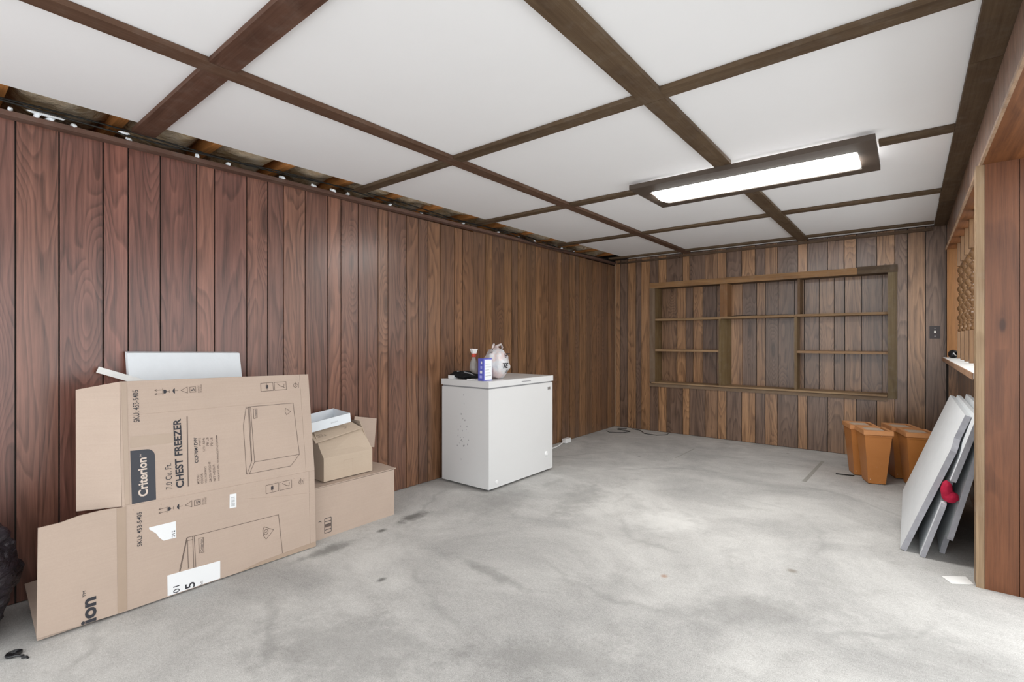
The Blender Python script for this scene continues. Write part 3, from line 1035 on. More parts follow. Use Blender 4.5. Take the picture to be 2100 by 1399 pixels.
lower = sheet('lower_panel', lo_pt, [(0.563, 0.008), (1.368, 0.004), (1.368, 0.4115), (0.563, 0.4325)], M['card'])
lowr = sheet('side_flap', lo_pt, [(1.369, 0.003), (1.40, 0.002), (1.40, 0.4105), (1.369, 0.411)], M['card'])
upper = sheet('upper_panel', up_pt, [(0.563, 0.434), (1.352, 0.4155), (1.352, 0.928), (0.95, 0.936), (0.572, 0.942)], M['card'])
uppr = sheet('side_flap', up_pt, [(1.353, 0.4155), (1.40, 0.4145), (1.402, 0.927), (1.353, 0.928)], M['card'])
lflap = sheet('left_flap', lo_pt, [(0.562, 0.008), (0.562, 0.432), (0.50, 0.437), (0.43, 0.434), (0.375, 0.423), (0.314, 0.421), (0.308, 0.02)], M['card'])
# upper left flap bent back towards the wall
bm = bmesh.new()
ua, ub = up_pt(0.571, 0.941), up_pt(0.562, 0.435)
bm_prism(bm, [ub, ua, Vector((-2.66, 0.452, 0.912)) - C0, Vector((-2.592, 0.442, 0.430)) - C0], (-0.004, -0.006, 0))
uflap = obj('left_flap', bm, M['card'], t)
# rear layer folded back behind the front sheet
bm = bmesh.new()
bm_prism(bm, [Vector((-2.507, 0.312, 0.004)) - C0, Vector((-2.507, 0.66, 0.004)) - C0, Vector((-2.86, 0.60, 0.11)) - C0, Vector((-2.86, 0.318, 0.095)) - C0], (-0.002, 0, 0.007))
obj('rear_panel', bm, M['card'], t)
sheet('tape_strip', lo_pt, [(0.546, 0.012), (0.576, 0.012), (0.576, 0.431), (0.546, 0.431)], M['tape'], 0.0012, off=0.0015)
sheet('tape_strip', up_pt, [(0.574, 0.438), (0.590, 0.438), (0.594, 0.938), (0.576, 0.938)], M['tape'], 0.0012, off=0.0015)
sheet('tape_strip', lo_pt, [(1.0, 0.006), (1.40, 0.004), (1.40, 0.030), (1.1, 0.022)], M['tape'], 0.001, off=0.0012)
sheet('tape_strip', up_pt, [(0.598, 0.664), (0.60, 0.71), (0.763, 0.705), (0.763, 0.662)], M['tape'], 0.0006, off=0.0008)
# crease ridge between the two panels
bm = bmesh.new()
bm_tube(bm, [lo_pt(0.565, 0.4335, -0.003), lo_pt(1.0, 0.4225, -0.0025), lo_pt(1.40, 0.4125, -0.003)], 0.0042, 8)
obj('crease', bm, M['card'], t)
for pf, z0, z1 in ((lo_pt, 0.345, 0.295), (up_pt, 0.80, 0.792)):
    bm = bmesh.new()
    bm_tube(bm, [pf(0.60 if pf is up_pt else 1.05, z0, -0.0005), pf(1.0 if pf is up_pt else 1.2, (z0 + z1) / 2, -0.0003), pf(1.38 if pf is lo_pt else 1.3, z1, -0.0005)], 0.0016, 6)
    obj('crease', bm, M['card'], t)

UPV, LOV = Vector((-0.137, 0, 1)).normalized(), Vector((-0.036, 0, 1)).normalized()
NY = Vector((0, -1, 0))


def ut(body, y, z0, z1, h, mat=None, bold=0.0, par=None):
    """lettering that reads upwards: baseline at y, from z0 to z1"""
    return place_text(body, up_pt(y, z0, 0.001), UPV, NY, h, mat or M['print'], par or upper, bold, (z1 - z0) * 1.009)


def lt(body, y, z0, z1, h, mat=None, bold=0.0, par=None, off=0.001):
    return place_text(body, lo_pt(y, z0, off), LOV, NY, h, mat or M['print'], par or lower, bold, (z1 - z0))


def strokes(name, pf, lines, w, mat, par, off=0.0009):
    bm = bmesh.new()
    for ln in lines:
        for (a, b), (c, d) in zip(ln[:-1], ln[1:]):
            v = Vector((c - a, d - b))
            if v.length < 1e-5:
                continue
            v.normalize()
            px, pz = -v.y * w / 2, v.x * w / 2
            ex, ez = v.x * w * 0.4, v.y * w * 0.4
            q = [(a + px - ex, b + pz - ez), (a - px - ex, b - pz - ez), (c - px + ex, d - pz + ez), (c + px + ex, d + pz + ez)]
            bm.faces.new([bm.verts.new(pf(s, u, off)) for s, u in q])
    return obj(name, bm, mat, par)


def poly_print(name, pf, poly, mat, par, off=0.0007):
    bm = bmesh.new()
    bm.faces.new([bm.verts.new(pf(a, b, off)) for a, b in poly])
    return obj(name, bm, mat, par)


# upper panel print
logo = [(0.5965, 0.432), (0.6805, 0.430)]
logo += [(0.6835, 0.6168 + 0.0)]
for k in range(1, 9):
    a = k / 8 * math.pi / 2
    logo.append((0.6535 + 0.030 * math.cos(a), 0.6168 + 0.033 * math.sin(a)))
logo.append((0.5978, 0.6524))
poly_print('logo_block', up_pt, logo, M['logo_grey'], upper)
ut('Criterion', 0.6535, 0.458, 0.617, 0.034, M['logo_text'], 0.028)
ut('TM', 0.636, 0.621, 0.632, 0.006, M['logo_text'])
ut('7.0 Cu. Ft.', 0.7415, 0.466, 0.575, 0.0235, M['print'], -0.004)
ut('CHEST FREEZER', 0.7865, 0.463, 0.763, 0.031, M['print'], 0.028)
strokes('rule_line', up_pt, [[(0.8111, 0.7676), (0.8026, 0.4627)]], 0.004, M['print_line'], upper)
ut('SKU: 453-5405', 0.634, 0.768, 0.9026, 0.021, M['print'], 0.004)
for body, y, z0, z1 in (('MODEL:', 0.8473, 0.463, 0.506), ('COLOR:', 0.863, 0.4615, 0.508), ('VOLTAGE/FREQ:', 0.8795, 0.460, 0.536), ('GROSS WEIGHT:', 0.8975, 0.4605, 0.555),
                        ('NET WEIGHT:', 0.9145, 0.461, 0.538), ('PACKAGE SIZE: (W)960x(D)570x(H)880MM', 0.934, 0.4595, 0.6666), ('WHITE', 0.861, 0.629, 0.666),
                        ('115V~60Hz', 0.8775, 0.604, 0.664), ('78 LB', 0.8935, 0.624, 0.6636), ('72 LB', 0.9105, 0.621, 0.661)):
    ut(body, y, z0, z1, 0.0092, M['print_line'], 0.003)
ut('CCF70M1DW', 0.8475, 0.5574, 0.6706, 0.0145, M['print'], 0.02)
ULINES = [[(1.068, 0.7843), (1.3061, 0.7802), (1.3221, 0.5092), (1.2707, 0.4589), (1.0552, 0.4622), (1.0516, 0.4645), (1.0498, 0.6948), (1.068, 0.7843)],
          [(1.089, 0.7841), (1.0922, 0.5133), (1.3221, 0.5092)], [(1.0833, 0.7847), (1.0801, 0.5214), (1.0553, 0.4648)], [(1.0922, 0.5133), (1.0645, 0.461)],
          [(1.0774, 0.7833), (1.0774, 0.5219)], [(1.0696, 0.7782), (1.0888, 0.7821)],
          [(1.1017, 0.7708), (1.1192, 0.7709), (1.1176, 0.7253), (1.1008, 0.7242), (1.1017, 0.7708)],
          [(1.2634, 0.7573), (1.2901, 0.7377), (1.2675, 0.7227), (1.26, 0.739), (1.2634, 0.7573)]]
strokes('freezer_drawing', up_pt, ULINES, 0.0022, M['print_line'], upper)
ut('Criterion', 1.116, 0.728, 0.768, 0.009, M['print'])


def icon_row(pf, y0, zc, par):
    """row of shipping marks: arrows, glass, umbrella, triangle, box, small writing"""
    s = 0.015
    L = []
    ys = [y0, y0 + 0.0285, y0 + 0.062, y0 + 0.099, y0 + 0.133]
    y = ys[0]
    for d in (-0.008, 0.008):
        L += [[(y + 0.013, zc + d), (y - 0.013, zc + d)], [(y - 0.007, zc + d - 0.004), (y - 0.014, zc + d), (y - 0.007, zc + d + 0.004)]]
    L += [[(y + 0.016, zc - 0.014), (y + 0.016, zc + 0.014)]]
    y = ys[3]
    L += [[(y - 0.014, zc), (y + 0.012, zc - 0.014), (y + 0.012, zc + 0.014), (y - 0.014, zc)]]
    y = ys[4]
    L += [[(y - 0.012, zc - 0.012), (y + 0.012, zc - 0.012), (y + 0.012, zc + 0.012), (y - 0.012, zc + 0.012), (y - 0.012, zc - 0.012)]]
    L += [[(ys[1], zc), (ys[1] + 0.012, zc)], [(ys[1] + 0.012, zc - 0.006), (ys[1] + 0.012, zc + 0.006)], [(ys[2] - 0.002, zc), (ys[2] + 0.012, zc)]]
    strokes('shipping_marks', pf, L, 0.0018, M['print_line'], par)
    y = ys[1]
    poly_print('glass_mark', pf, [(y - 0.010, zc - 0.008), (y - 0.002, zc - 0.008), (y + 0.004, zc), (y - 0.002, zc + 0.008), (y - 0.010, zc + 0.008)], M['print'], par)
    y = ys[2]
    poly_print('umbrella_mark', pf, [(y, zc - 0.012), (y - 0.006, zc - 0.008), (y - 0.009, zc), (y - 0.006, zc + 0.008), (y, zc + 0.012)], M['print'], par)


icon_row(up_pt, 0.7064, 0.888, upper)
ut('5', 0.846, 0.881, 0.893, 0.014, M['print'])
ut('DO NOT', 0.867, 0.872, 0.905, 0.007, M['print_line'])
ut('STACKED', 0.877, 0.872, 0.909, 0.007, M['print_line'])
icon_row(lo_pt, 0.7034, 0.382, lower)
lt('5', 0.846, 0.376, 0.390, 0.014, M['print'])
lt('DO NOT', 0.862, 0.366, 0.396, 0.007, M['print_line'])
lt('STACKED', 0.873, 0.366, 0.398, 0.007, M['print_line'])


def mark_boxes(pf, y0, z0, par, hh=0.041):
    L = []
    for k in range(2):
        a = y0 + k * 0.069
        L.append([(a, z0), (a + 0.062, z0), (a + 0.062, z0 + hh), (a, z0 + hh), (a, z0)])
    a = y0 + 0.069
    L += [[(a + 0.014, z0 + 0.033), (a + 0.034, z0 + 0.018), (a + 0.052, z0 + 0.012)], [(a + 0.046, z0 + 0.012), (a + 0.05, z0 + 0.022), (a + 0.05, z0 + 0.03)]]
    c = (y0 + 0.185, z0 + 0.018)
    L.append([(c[0] - 0.004 + 0.011 * math.cos(q), c[1] + 0.011 * math.sin(q)) for q in [k * math.pi / 5 for k in range(10)]])
    L += [[(c[0] + 0.012, c[1] - 0.014), (c[0] + 0.014, c[1] + 0.014)], [(c[0] - 0.004, c[1] - 0.006), (c[0] - 0.004, c[1] + 0.018)]]
    for nm, ls in (('mark_border', L[:1]), ('mark_border', L[1:2]), ('hook_mark', L[2:4]), ('safety_mark', L[4:])):
        strokes(nm, pf, ls, 0.0022, M['print_line'], par)
    m = y0 + 0.031
    poly_print('clamp_mark', pf, [(m - 0.006, z0 + 0.012), (m + 0.006, z0 + 0.012), (m + 0.006, z0 + 0.03), (m - 0.006, z0 + 0.03)], M['print'], par)
    strokes('clamp_mark', pf, [[(m, z0 + 0.004), (m, z0 + 0.038)]], 0.002, M['print_line'], par)


mark_boxes(up_pt, 1.1445, 0.8545, upper)
mark_boxes(lo_pt, 1.141, 0.347, lower)
# lower panel print
LLINES = [[(0.7663, 0.1006), (0.7951, 0.2378), (0.8208, 0.2367), (0.9054, 0.2346), (1.2017, 0.2264), (1.2205, 0.006)], [(0.7629, 0.1018), (0.7923, 0.2367)],
          [(0.795, 0.2239), (0.7978, 0.1011)], [(0.795, 0.2239), (0.8152, 0.2223)], [(0.8154, 0.2375), (0.8191, 0.0935)], [(0.8215, 0.2365), (0.827, 0.0927)],
          [(0.8394, 0.22), (0.8588, 0.218), (0.8606, 0.1521), (0.8415, 0.1531), (0.8394, 0.22)],
          [(1.1287, 0.1864), (1.1748, 0.1588), (1.1589, 0.1411), (1.1379, 0.1234), (1.1263, 0.1407), (1.1224, 0.1694), (1.1287, 0.1864)],
          [(1.138 + 0.010 * math.cos(k * math.pi / 5), 0.158 + 0.013 * math.sin(k * math.pi / 5)) for k in range(11)], [(1.133, 0.158), (1.143, 0.158)]]
strokes('freezer_drawing', lo_pt, LLINES, 0.0022, M['print_line'], lower)
lt('Criterion', 0.8565, 0.157, 0.213, 0.011, M['print'])
lt('SKU: 453-5405', 0.629, 0.256, 0.397, 0.0165, M['print'], 0.004)
sheet('torn_label', lo_pt, [(0.6541, 0.3235), (0.6541, 0.316), (0.664, 0.306), (0.672, 0.298), (0.681, 0.288), (0.688, 0.272), (0.7054, 0.2522), (0.7525, 0.2511), (0.7516, 0.3223)], M['label'], 0.0006, lower, 0.0012)
lt('212', 0.748, 0.256, 0.285, 0.012, M['print'], off=0.0016)
sheet('shipping_label', lo_pt, [(0.7177, 0.0105), (0.926, 0.009), (0.927, 0.0902), (0.7177, 0.0988)], M['label'], 0.0006, lower, 0.0012)
lt('01', 0.7625, 0.0125, 0.042, 0.024, M['print'], off=0.0016, bold=0.004)
lt('5', 0.822, 0.0115, 0.036, 0.038, M['print'], off=0.0016, bold=0.01)
lt('HS', 0.854, 0.0115, 0.026, 0.011, M['print_line'], off=0.0016)
sheet('barcode_label', lo_pt, [(0.971, 0.319), (1.0013, 0.3175), (1.0023, 0.3825), (0.9725, 0.385)], M['label'], 0.0006, lower, 0.0012)
rs = random.Random(5)
strokes('barcode_bars', lo_pt, [[(0.979, 0.327 + 0.0028 * k), (0.994, 0.3268 + 0.0028 * k)] for k in range(17) if rs.random() > 0.25], 0.0014, M['gasket'], lower, 0.0016)
# left flap print: end of the big brand lettering, cut by the fold
lt('ion', 0.4795, 0.0125, 0.1085, 0.047, M['print'], 0.035, lflap)
lt('TM', 0.4475, 0.118, 0.141, 0.0095, M['print'], 0.0, lflap)
# dents along the crease
bm = bmesh.new()
for k in range(8):
    yc, zc = 0.60 + 0.098 * k, 0.412 - 0.0028 * k
    bmesh.ops.create_icosphere(bm, subdivisions=1, radius=0.004, matrix=Matrix.Translation(lo_pt(yc, zc, -0.0015)))
d = obj('staple_dents', bm, M['card'], lower)
d['kind'] = 'stuff'

# ------------------------------------------------------------------ foam board and stick behind the carton
bm = bmesh.new()
bm_hexa(bm, [(-2.70, 0.672, 0.0), (-2.66, 0.672, 0.0), (-2.66, 1.186, 0.0), (-2.70, 1.184, 0.0),
             (-2.925, 0.669, 1.062), (-2.885, 0.669, 1.055), (-2.885, 1.171, 1.044), (-2.925, 1.171, 1.05)])
bevel(bm, 0.006)
tag(obj('foam_board', bm, M['foam']), 'white foam packing board leaning on the wall behind the flattened carton', 'board')
bm = bmesh.new()
bm_hexa(bm, [(-2.90, 0.556, 0.968), (-2.893, 0.556, 0.968), (-2.82, 0.78, 0.872), (-2.826, 0.78, 0.872),
             (-2.90, 0.566, 0.994), (-2.893, 0.566, 0.994), (-2.82, 0.80, 0.895), (-2.826, 0.80, 0.895)])
tag(obj('paint_stirrer', bm, M['sill']), 'short whitish stick poking out above the carton on the left', 'stick')

# ------------------------------------------------------------------ cardboard boxes and tray
t = thing('storage_box', 'plain brown cardboard box on the floor under the open box', 'box', (-2.735, 1.68, 0))
bm = bmesh.new()
bm_box(bm, (-0.175, -0.27, 0.0), (0.175, 0.293, 0.288))
bevel(bm, 0.004)
b1 = obj('body', bm, M['card'], t)
bm = bmesh.new()
bm_prism(bm, [(0.178, -0.27, 0.290), (0.180, 0.303, 0.292), (0.002, 0.300, 0.298), (0.002, -0.27, 0.296)], (0, 0, 0.005))
obj('top_flap', bm, M['card'], t)
bm = bmesh.new()
bm_prism(bm, [(-0.176, -0.27, 0.290), (-0.176, 0.293, 0.290), (0.0, 0.296, 0.298), (0.0, -0.27, 0.296)], (0, 0, 0.005))
obj('top_flap', bm, M['card'], t)
XF = 0.1758


def flat_rect(name, y0, z0, y1, z1, mat, par, x):
    bm = bmesh.new()
    bm.faces.new([bm.verts.new(p) for p in ((x, y0, z0), (x, y1, z0), (x, y1, z1), (x, y0, z1))])
    return obj(name, bm, mat, par)


L = [((-0.188, 0.026), (-0.148, 0.026)), ((-0.148, 0.026), (-0.148, 0.108)), ((-0.148, 0.108), (-0.188, 0.108)), ((-0.188, 0.108), (-0.188, 0.026)),
     ((-0.188, 0.090), (-0.148, 0.090)), ((-0.188, 0.074), (-0.148, 0.074)), ((-0.188, 0.044), (-0.148, 0.044)), ((-0.21, 0.10), (-0.225, 0.10)), ((-0.21, 0.10), (-0.21, 0.09))]
bm = bmesh.new()
for (a, b), (c, d) in L:
    w = 0.0016
    if a == c:
        q = [(a - w, b), (a + w, b), (c + w, d), (c - w, d)]
    else:
        q = [(a, b - w), (c, d - w), (c, d + w), (a, b + w)]
    bm.faces.new([bm.verts.new((XF, y_, z_)) for y_, z_ in q])
obj('printed_mark', bm, M['print'], b1)
flat_rect('printed_block', -0.186, 0.058, -0.150, 0.073, M['print_line'], b1, XF + 0.0002)

ZB1 = 0.3035
t = thing('mailer_box', 'small tan cardboard box with open flaps stacked on the brown box', 'box', (-2.725, 1.673, ZB1))
XB2 = 0.125   # front face, local
bm = bmesh.new()
w, d0, h = 0.163, 0.125, 0.135
th = 0.005
bm_box(bm, (-d0, -w, 0), (d0, w, 0.005))
bm_box(bm, (d0 - th, -w, 0.005), (d0, w, h))
bm_box(bm, (-d0, -w, 0.005), (-d0 + th, w, h))
bm_box(bm, (-d0 + th, -w, 0.005), (d0 - th, -w + th, h))
bm_box(bm, (-d0 + th, w - th, 0.005), (d0 - th, w, h))
obj('body', bm, M['card_b'], t)
bm = bmesh.new()
bm_prism(bm, [(d0, -w, h), (d0, w, h), (0.02, w - 0.012, h + 0.13), (0.015, -w + 0.006, h + 0.105)], (-0.004, 0, -0.003))
obj('front_flap', bm, M['card_b'], t)
bm = bmesh.new()
bm_prism(bm, [(d0 - 0.008, -w, h), (-d0, -w, h), (-d0 + 0.02, -w + 0.006, h + 0.12), (0.012, -w + 0.006, h + 0.13)], (0, 0.004, 0))
obj('side_flap', bm, M['card_b'], t)
bm = bmesh.new()
bm_prism(bm, [(d0 - 0.012, w, h), (-d0, w, h), (-d0 + 0.01, w - 0.01, h + 0.16), (0.012, w - 0.012, h + 0.165)], (0, -0.004, 0))
obj('side_flap', bm, M['card_b'], t)
bm = bmesh.new()
bm_prism(bm, [(-0.10, w + 0.004, h - 0.02), (-0.135, w + 0.20, h - 0.06), (-0.148, w + 0.228, h + 0.132), (-0.125, w + 0.04, h + 0.172)], (-0.005, 0, 0))
obj('outer_flap', bm, M['card'], t)
bm = bmesh.new()
bm_prism(bm, [(0.057, -w - 0.012, h + 0.078), (0.048, w - 0.022, h + 0.122), (-0.03, w - 0.07, h + 0.168), (-d0 + 0.01, w - 0.07, h + 0.178), (-d0 + 0.01, -w + 0.01, h + 0.145), (-0.02, -w - 0.01, h + 0.13)], (0, 0, 0.004))
lidf = obj('lid_flap', bm, M['card_b'], t)
e1 = Vector((-0.009, 0.304, 0.044)).normalized()
e2 = Vector((-0.078, -0.02, 0.046)).normalized()
e2 = (e2 - e1 * e2.dot(e1)).normalized()
o0 = Vector((0.057, -w - 0.012, h + 0.082))
for body, a, b, hh, mt in (('FRAGILE', 0.03, 0.042, 0.007, 'print_line'), ('4512', 0.035, 0.026, 0.011, 'print_line'), ('8', 0.075, 0.024, 0.013, 'print'), ('THIS SIDE', 0.205, 0.045, 0.006, 'print_line'), ('UP', 0.215, 0.030, 0.009, 'print_line')):
    place_text(body, o0 + e1 * a + e2 * b + e1.cross(e2) * 0.0035, e1, e2, hh, M[mt], lidf)
bm = bmesh.new()
for (a, b), (c, d) in (((-0.035, 0.0), (-0.035, 0.098)), ((0.025, 0.0), (0.025, 0.098)), ((-0.035, 0.098), (0.025, 0.098))):
    q = [(a - 0.0008, b), (a + 0.0008, b), (c + 0.0008, d), (c - 0.0008, d)] if a == c else [(a, b - 0.0008), (c, d - 0.0008), (c, d + 0.0008), (a, b + 0.0008)]
    bm.faces.new([bm.verts.new((d0 + 0.0004, y_, z_ + 0.002)) for y_, z_ in q])
obj('flap_outline', bm, M['tape'], t)

t = thing('white_tray', 'shallow white cardboard tray resting tilted on the open box', 'tray', (-2.785, 1.612, 0.600))
t.rotation_euler = (R(7.2), R(3), R(-2))
w2, dd, hh = 0.130, 0.10, 0.056
th = 0.004
box('base', (-dd, -w2, 0.0), (dd, w2, th), M['tray'], t)
fr = box('side', (dd - th, -w2, th), (dd, w2, hh), M['tray'], t)
box('side', (-dd, -w2, th), (-dd + th, w2, hh), M['tray'], t)
box('side', (-dd + th, -w2, th), (dd - th, -w2 + th, hh), M['tray'], t)
box('side', (-dd + th, w2 - th, th), (dd - th, w2, hh), M['tray'], t)
place_text('IL POSTO', (dd + 0.0005, 0.0, 0.022), (0, 1, 0), (0, 0, 1), 0.007, M['gasket'], t, 0.0, 0.045)

# ------------------------------------------------------------------ black rubbish bag and strap at the left edge
t = thing('trash_bag', 'crumpled glossy black rubbish bag at the left edge', 'bag', (-2.70, 0.018, 0))


def bagshape(p, d):
    f = 1.0 - 0.35 * max(0, d.z) ** 1.5
    return Vector((p.x * f, p.y * f, p.z))


bm = bmesh.new()
bmesh.ops.create_icosphere(bm, subdivisions=6, radius=1.0)
for v in bm.verts:
    d = v.co.normalized()
    a = math.atan2(d.y, d.x)
    k = 1 + 0.10 * noise.fractal(d * 2.0 + Vector((2, 5, 1)), 1.0, 2.0, 3) + 0.035 * noise.noise(Vector((d.x * 5, d.y * 5, d.z * 16))) + 0.02 * noise.noise(Vector((d.x * 14, d.y * 14, d.z * 30)))
    p = bagshape(Vector((d.x * 0.21 * k, d.y * 0.27 * k, d.z * 0.32 * k)), d)
    p.z += 0.25
    if p.z < 0.001:
        p.z = 0.001
    v.co = p
obj('bag_film', bm, M['trash'], t, smooth=True)
bm = bmesh.new()
pts = [(-0.03 + 0.02 * math.sin(k), 0.06 + 0.02 * k, 0.50 + 0.02 * math.cos(k * 1.3)) for k in range(5)]
bm_tube(bm, pts, [0.05, 0.06, 0.055, 0.045, 0.02], 12)
obj('knot', bm, M['trash'], t, smooth=True)
bm = bmesh.new()
pts = []
for k in range(46):
    a = k * 0.42
    rr = 0.010 + 0.0006 * k
    pts.append((rr * math.cos(a), rr * math.sin(a), 0.008 + 0.00008 * k))
pts += [(0.05, 0.022, 0.007), (0.062, 0.03, 0.01), (0.072, 0.024, 0.007), (0.085, 0.042, 0.006), (0.10, 0.045, 0.005)]
bm_tube(bm, pts, 0.0055, 7)
bmesh.ops.scale(bm, vec=(0.62, 0.62, 0.8), verts=bm.verts)
tag(obj('rubber_strap', bm, M['black'], loc=(-2.465, 0.248, -0.0015)), 'small black coiled rubber strap on the concrete floor', 'strap')

# ------------------------------------------------------------------ amber waste bins
def make_bin():
    t = thing('waste_bin', '', 'bin', (0, 0, 0), 0, 'amber plastic waste bins in the back right corner')
    w, d, h, wb_, db = 0.088, 0.108, 0.385, 0.0565, 0.0765
    bm = bmesh.new()
    bm_hexa(bm, [(-wb_, -db, 0.006), (wb_, -db, 0.006), (wb_, db, 0.006), (-wb_, db, 0.006), (-w, -d, h), (w, -d, h), (w, d, h), (-w, d, h)])
    bevel(bm, 0.008, 3)
    obj('body', bm, M['bin'], t)
    bm = bmesh.new()
    bm_box(bm, (-wb_ + 0.004, -db + 0.004, 0), (wb_ - 0.004, db - 0.004, 0.008))
    obj('base', bm, M['bin_gap'], t)
    bm = bmesh.new()
    W, D = 0.096, 0.1155
    iw, idp = 0.070, 0.086
    z0, z1 = h + 0.0005, 0.419
    for lo, hi in (((-W, -D, z0), (W, -idp, z1)), ((-W, idp, z0), (W, D, z1)), ((-W, -idp, z0), (-iw, idp, z1)), ((iw, -idp, z0), (W, idp, z1)), ((-iw, -idp, z0), (iw, idp, z0 + 0.012))):
        bm_box(bm, lo, hi)
    lid = obj('lid', bm, M['bin_lid'], t)
    box('opening', (-iw, -idp, z0 + 0.012), (iw, idp, z0 + 0.0165), M['bin_gap'], lid)
    bm = bmesh.new()
    bm_box(bm, (-iw + 0.004, -idp + 0.002, z0 + 0.0185), (iw - 0.018, idp - 0.03, z1 - 0.003))
    bevel(bm, 0.004)
    obj('flap_door', bm, M['bin_door'], lid)
    box('lip', (-w - 0.001, -d - 0.002, h - 0.014), (w + 0.001, -d + 0.006, h - 0.002), M['bin'], t, 0.002)
    return t


b0 = make_bin()
BINS = [(-0.214, 4.789, 0.322, 'amber plastic bin at the front left with a lid frame, fully in view'),
        (-0.318, 5.012, 0.32, 'leftmost amber plastic bin, tucked behind the front left one'),
        (-0.053, 5.10, 0.335, 'rear amber plastic bin of the right pair, close to the back wall'),
        (0.045, 4.872, 0.28, 'amber plastic bin half hidden by the leaning grey boards')]
for k, (x, y, r, lab) in enumerate(BINS):
    if k == 0:
        b0.location = (x, y, 0)
        b0.rotation_euler = (0, 0, r)
        b0['label'] = lab
    else:
        dup(b0, (x, y, 0), r, lab)


# ------------------------------------------------------------------ grey boards leaning under the sill
def leaning_board(y0, y1, xb, xt, zt, thick, label, notches, name='grey_board'):
    """board in its own plane: s along y (0 = near edge), t up the slope; outline with notches on the near edge"""
    t = thing(name, label, 'board', (xb, y0, 0), 0, 'grey boards leaning under the sill')
    up = Vector((xt - xb, 0, zt))
    H = up.length
    up.normalize()
    nrm = Vector((up.z, 0, -up.x))      # towards the wall
    # keep the lowest corner on the floor
    base = Vector((0, 0, 0)) + Vector((0, 0, max(0, -(nrm * thick).z)))
    out = [(a, min(b, H)) for a, b in notches] + [(y1 - y0, H), (y1 - y0, 0.0)]
    bm = bmesh.new()
    bm_prism(bm, [base + Vector((0, s, 0)) + up * q for s, q in out], nrm * thick)
    bmesh.ops.recalc_face_normals(bm, faces=bm.faces)
    me = bpy.data.meshes.new('board_body')
    bm.to_mesh(me)
    bm.free()
    me.materials.append(M['slab'])
    me.materials.append(M['slab_edge'])
    for p in me.polygons:
        if abs(p.normal.dot(nrm)) < 0.9 and p.normal.y < -0.3:
            p.material_index = 1
    obj('board_body', me, None, t)
    return t


leaning_board(3.325, 4.60, -0.035, 0.226, 0.722, 0.026, 'front grey board leaning under the sill with a notch high on its near edge', [(0, 0), (0, 0.585), (0.03, 0.612), (0.09, 0.64), (0.10, 9)])
leaning_board(3.285, 4.52, 0.045, 0.258, 0.735, 0.022, 'second grey board leaning under the sill with a wide notch holding red cloth', [(0, 0), (0, 0.285), (0.015, 0.30), (0.09, 0.31), (0.09, 0.415), (0.01, 0.42), (0, 0.435), (0, 9)])
leaning_board(3.30, 4.48, 0.125, 0.300, 0.748, 0.022, 'rear grey board leaning against the half wall, its lower corner cut away', [(0.11, 0), (0.11, 0.105), (0.01, 0.11), (0, 0.125), (0, 9)])
t = thing('red_cloth', 'crumpled red cloth wedged in the notch of a grey board', 'cloth', (0.146, 3.316, 0.30))
blob('cloth_body', M['red'], t, (0.004, 0, 0.052), (0.024, 0.026, 0.052), 0.10, 2.3, 12.0)
blob('cloth_fold', M['red'], t, (0.018, -0.004, 0.026), (0.032, 0.026, 0.030), 0.10, 2.3, 17.0)

# ------------------------------------------------------------------ small things on floor, sill and in the ceiling gap
bm = bmesh.new()
bm_prism(bm, [(0.12, 3.081, 0.0008), (0.209, 3.147, 0.0008), (0.232, 3.069, 0.0008), (0.154, 3.014, 0.0008)], (0, 0, 0.0006))
tag(obj('paper_sheet', bm, M['paper']), 'white paper slip lying on the floor by the cedar jamb', 'paper')
t = thing('computer_mouse', 'small glossy black rounded object with silver streak on the sill', 'mouse', (0.288, 5.48, 0.9632))
blob('shell', M['black'], t, (0, 0, 0.034), (0.034, 0.05, 0.036), 0.05, 1.2, 3.0, flat=0.0, sub=3)
bm = bmesh.new()
bm_tube(bm, [(0.0, -0.048, 0.045), (0.012, -0.05, 0.026), (0.03, -0.032, 0.02)], 0.004, 6)
obj('silver_streak', bm, M['white'], t)
bm = bmesh.new()
bm_prism(bm, [(-0.655, 4.45, 0.0006), (-0.625, 4.45, 0.0006), (-0.60, 5.30, 0.0006), (-0.625, 5.30, 0.0006)], (0, 0, 0.0005))
fl_ = bpy.data.objects['floor']
o = obj('tape_residue', bm, M['tape_res'], fl_)
o.location = -Vector(fl_.location)
bm = bmesh.new()
bm_prism(bm, [(-1.715, 4.57, 0.0006), (-1.705, 4.57, 0.0006), (-1.70, 5.08, 0.0006), (-1.712, 5.08, 0.0006)], (0, 0, 0.0005))
o = obj('tape_residue', bm, M['tape_res'], fl_)
o.location = -Vector(fl_.location)
bm = bmesh.new()
bm_tube(bm, [(-2.86, 5.38, 0.006), (-2.80, 5.33, 0.004), (-2.66, 5.40, 0.004), (-2.62, 5.52, 0.006), (-2.70, 5.56, 0.005), (-2.80, 5.55, 0.005), (-2.83, 5.62, 0.006), (-2.74, 5.68, 0.005)], 0.004, 6)
tag(obj('floor_wire', bm, M['cable']), 'thin black cord curled on the floor in the far corner', 'cord')
bm = bmesh.new()
bm_tube(bm, [(-2.68, 5.70, 0.005), (-2.56, 5.68, 0.005), (-2.44, 5.52, 0.004), (-2.28, 5.50, 0.004), (-2.20, 5.60, 0.004), (-2.21, 5.68, 0.005)], 0.004, 6)
tag(obj('floor_wire', bm, M['cable']), 'thin black cord snaking along the floor below the bookcase', 'cord')
bm = bmesh.new()
bm_tube(bm, [(-0.47, 4.86, 0.006), (-0.40, 4.87, 0.006), (-0.345, 4.885, 0.006)], 0.005, 6)
tag(obj('dark_rod', bm, M['cable']), 'short dark rod poking out from under the leftmost bin', 'rod')
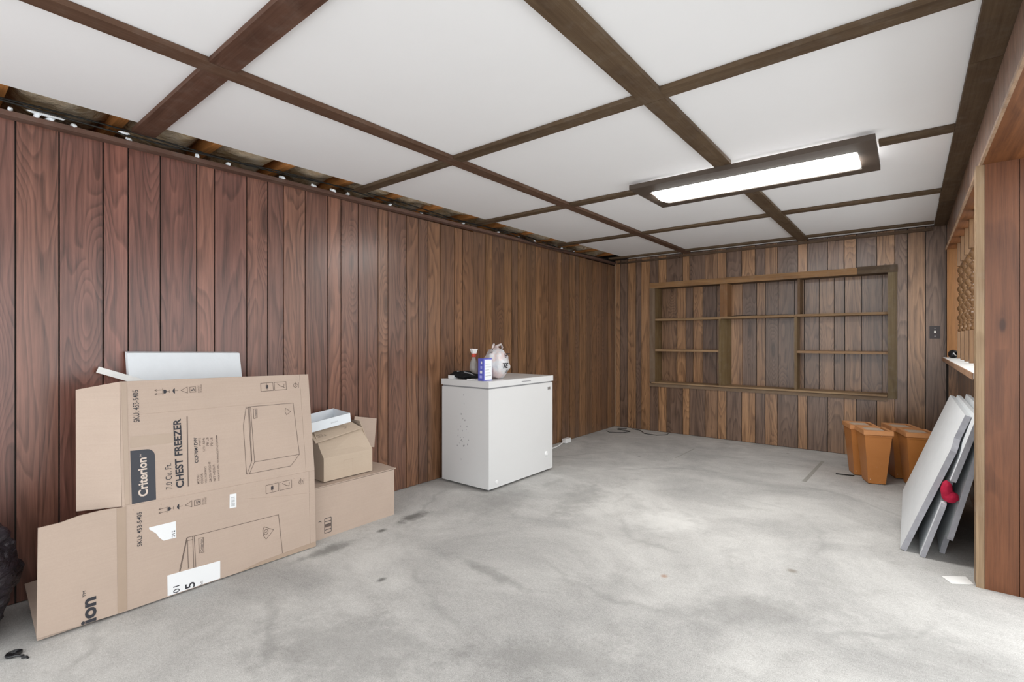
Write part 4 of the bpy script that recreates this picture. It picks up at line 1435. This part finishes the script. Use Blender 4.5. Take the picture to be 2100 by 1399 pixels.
for k, (x, z, off) in enumerate(((XL + 0.02, 2.118, 0.0), (XL + 0.055, 2.094, 0.9))):
    pts = []
    for q in range(60):
        yy = YF + 0.05 + q * 0.114
        pts.append((x + 0.012 * math.sin(yy * 2.1 + off), yy, z + 0.012 * math.sin(yy * 3.7 + off * 2) - 0.012 * math.cos(yy * 1.3 + off)))
    bm = bmesh.new()
    bm_tube(bm, pts, 0.0038, 7)
    tag(obj('black_cable', bm, M['cable']), ('upper black cable running along the ceiling gap', 'lower black cable running along the ceiling gap')[k], 'cable')
rs = random.Random(11)
CH = None
spots = [0.28, 0.36, 0.40, 0.48, 0.68, 0.97, 1.12, 1.42, 1.62, 1.75, 1.86, 2.2, 2.5, 2.95, 3.4, 3.7, 3.95, 4.45, 4.7]
for k, yy in enumerate(spots):
    if CH is None or k % 4 == 0:
        bm = bmesh.new()
        bmesh.ops.create_icosphere(bm, subdivisions=2, radius=1.0)
        for v in bm.verts:
            d = v.co.copy()
            v.co = Vector((d.x * 0.008, d.y * 0.017, d.z * 0.009)) * (1 + 0.5 * noise.noise(d * 2 + Vector((k, 0, 0))))
        bmesh.ops.recalc_face_normals(bm, faces=bm.faces)
        CH = bpy.data.meshes.new('foam_chip')
        bm.to_mesh(CH)
        bm.free()
        CH.materials.append(M['foam'])
    zt = 2.034 + (yy - YF) / (YB - YF) * 0.040 + 0.026
    o = obj('foam_chip', CH, None, None, (XL + 0.042 + rs.uniform(-0.012, 0.002), yy, zt + 0.008))
    o.rotation_euler = (rs.uniform(-0.3, 0.3), rs.uniform(-0.3, 0.3), rs.uniform(0, 3))
    s = rs.uniform(0.7, 1.3)
    o.scale = (s, s, s)
    tag(o, 'white foam chip caught on the strip moulding below the ceiling gap', 'foam chip', 'white foam chips along the left ceiling gap')

for y_, x_, z_, sc, lab in ((0.655, XL + 0.06, 2.092, (1.5, 1.3, 1.0), 'ragged white foam lump where the wide batten meets the left moulding'),
                            (0.385, XL + 0.05, 2.085, (0.9, 3.6, 0.7), 'long flat white foam scrap lying on the left moulding')):
    o = obj('foam_scrap', CH, None, None, (x_, y_, z_))
    o.scale = sc
    tag(o, lab, 'foam scrap')
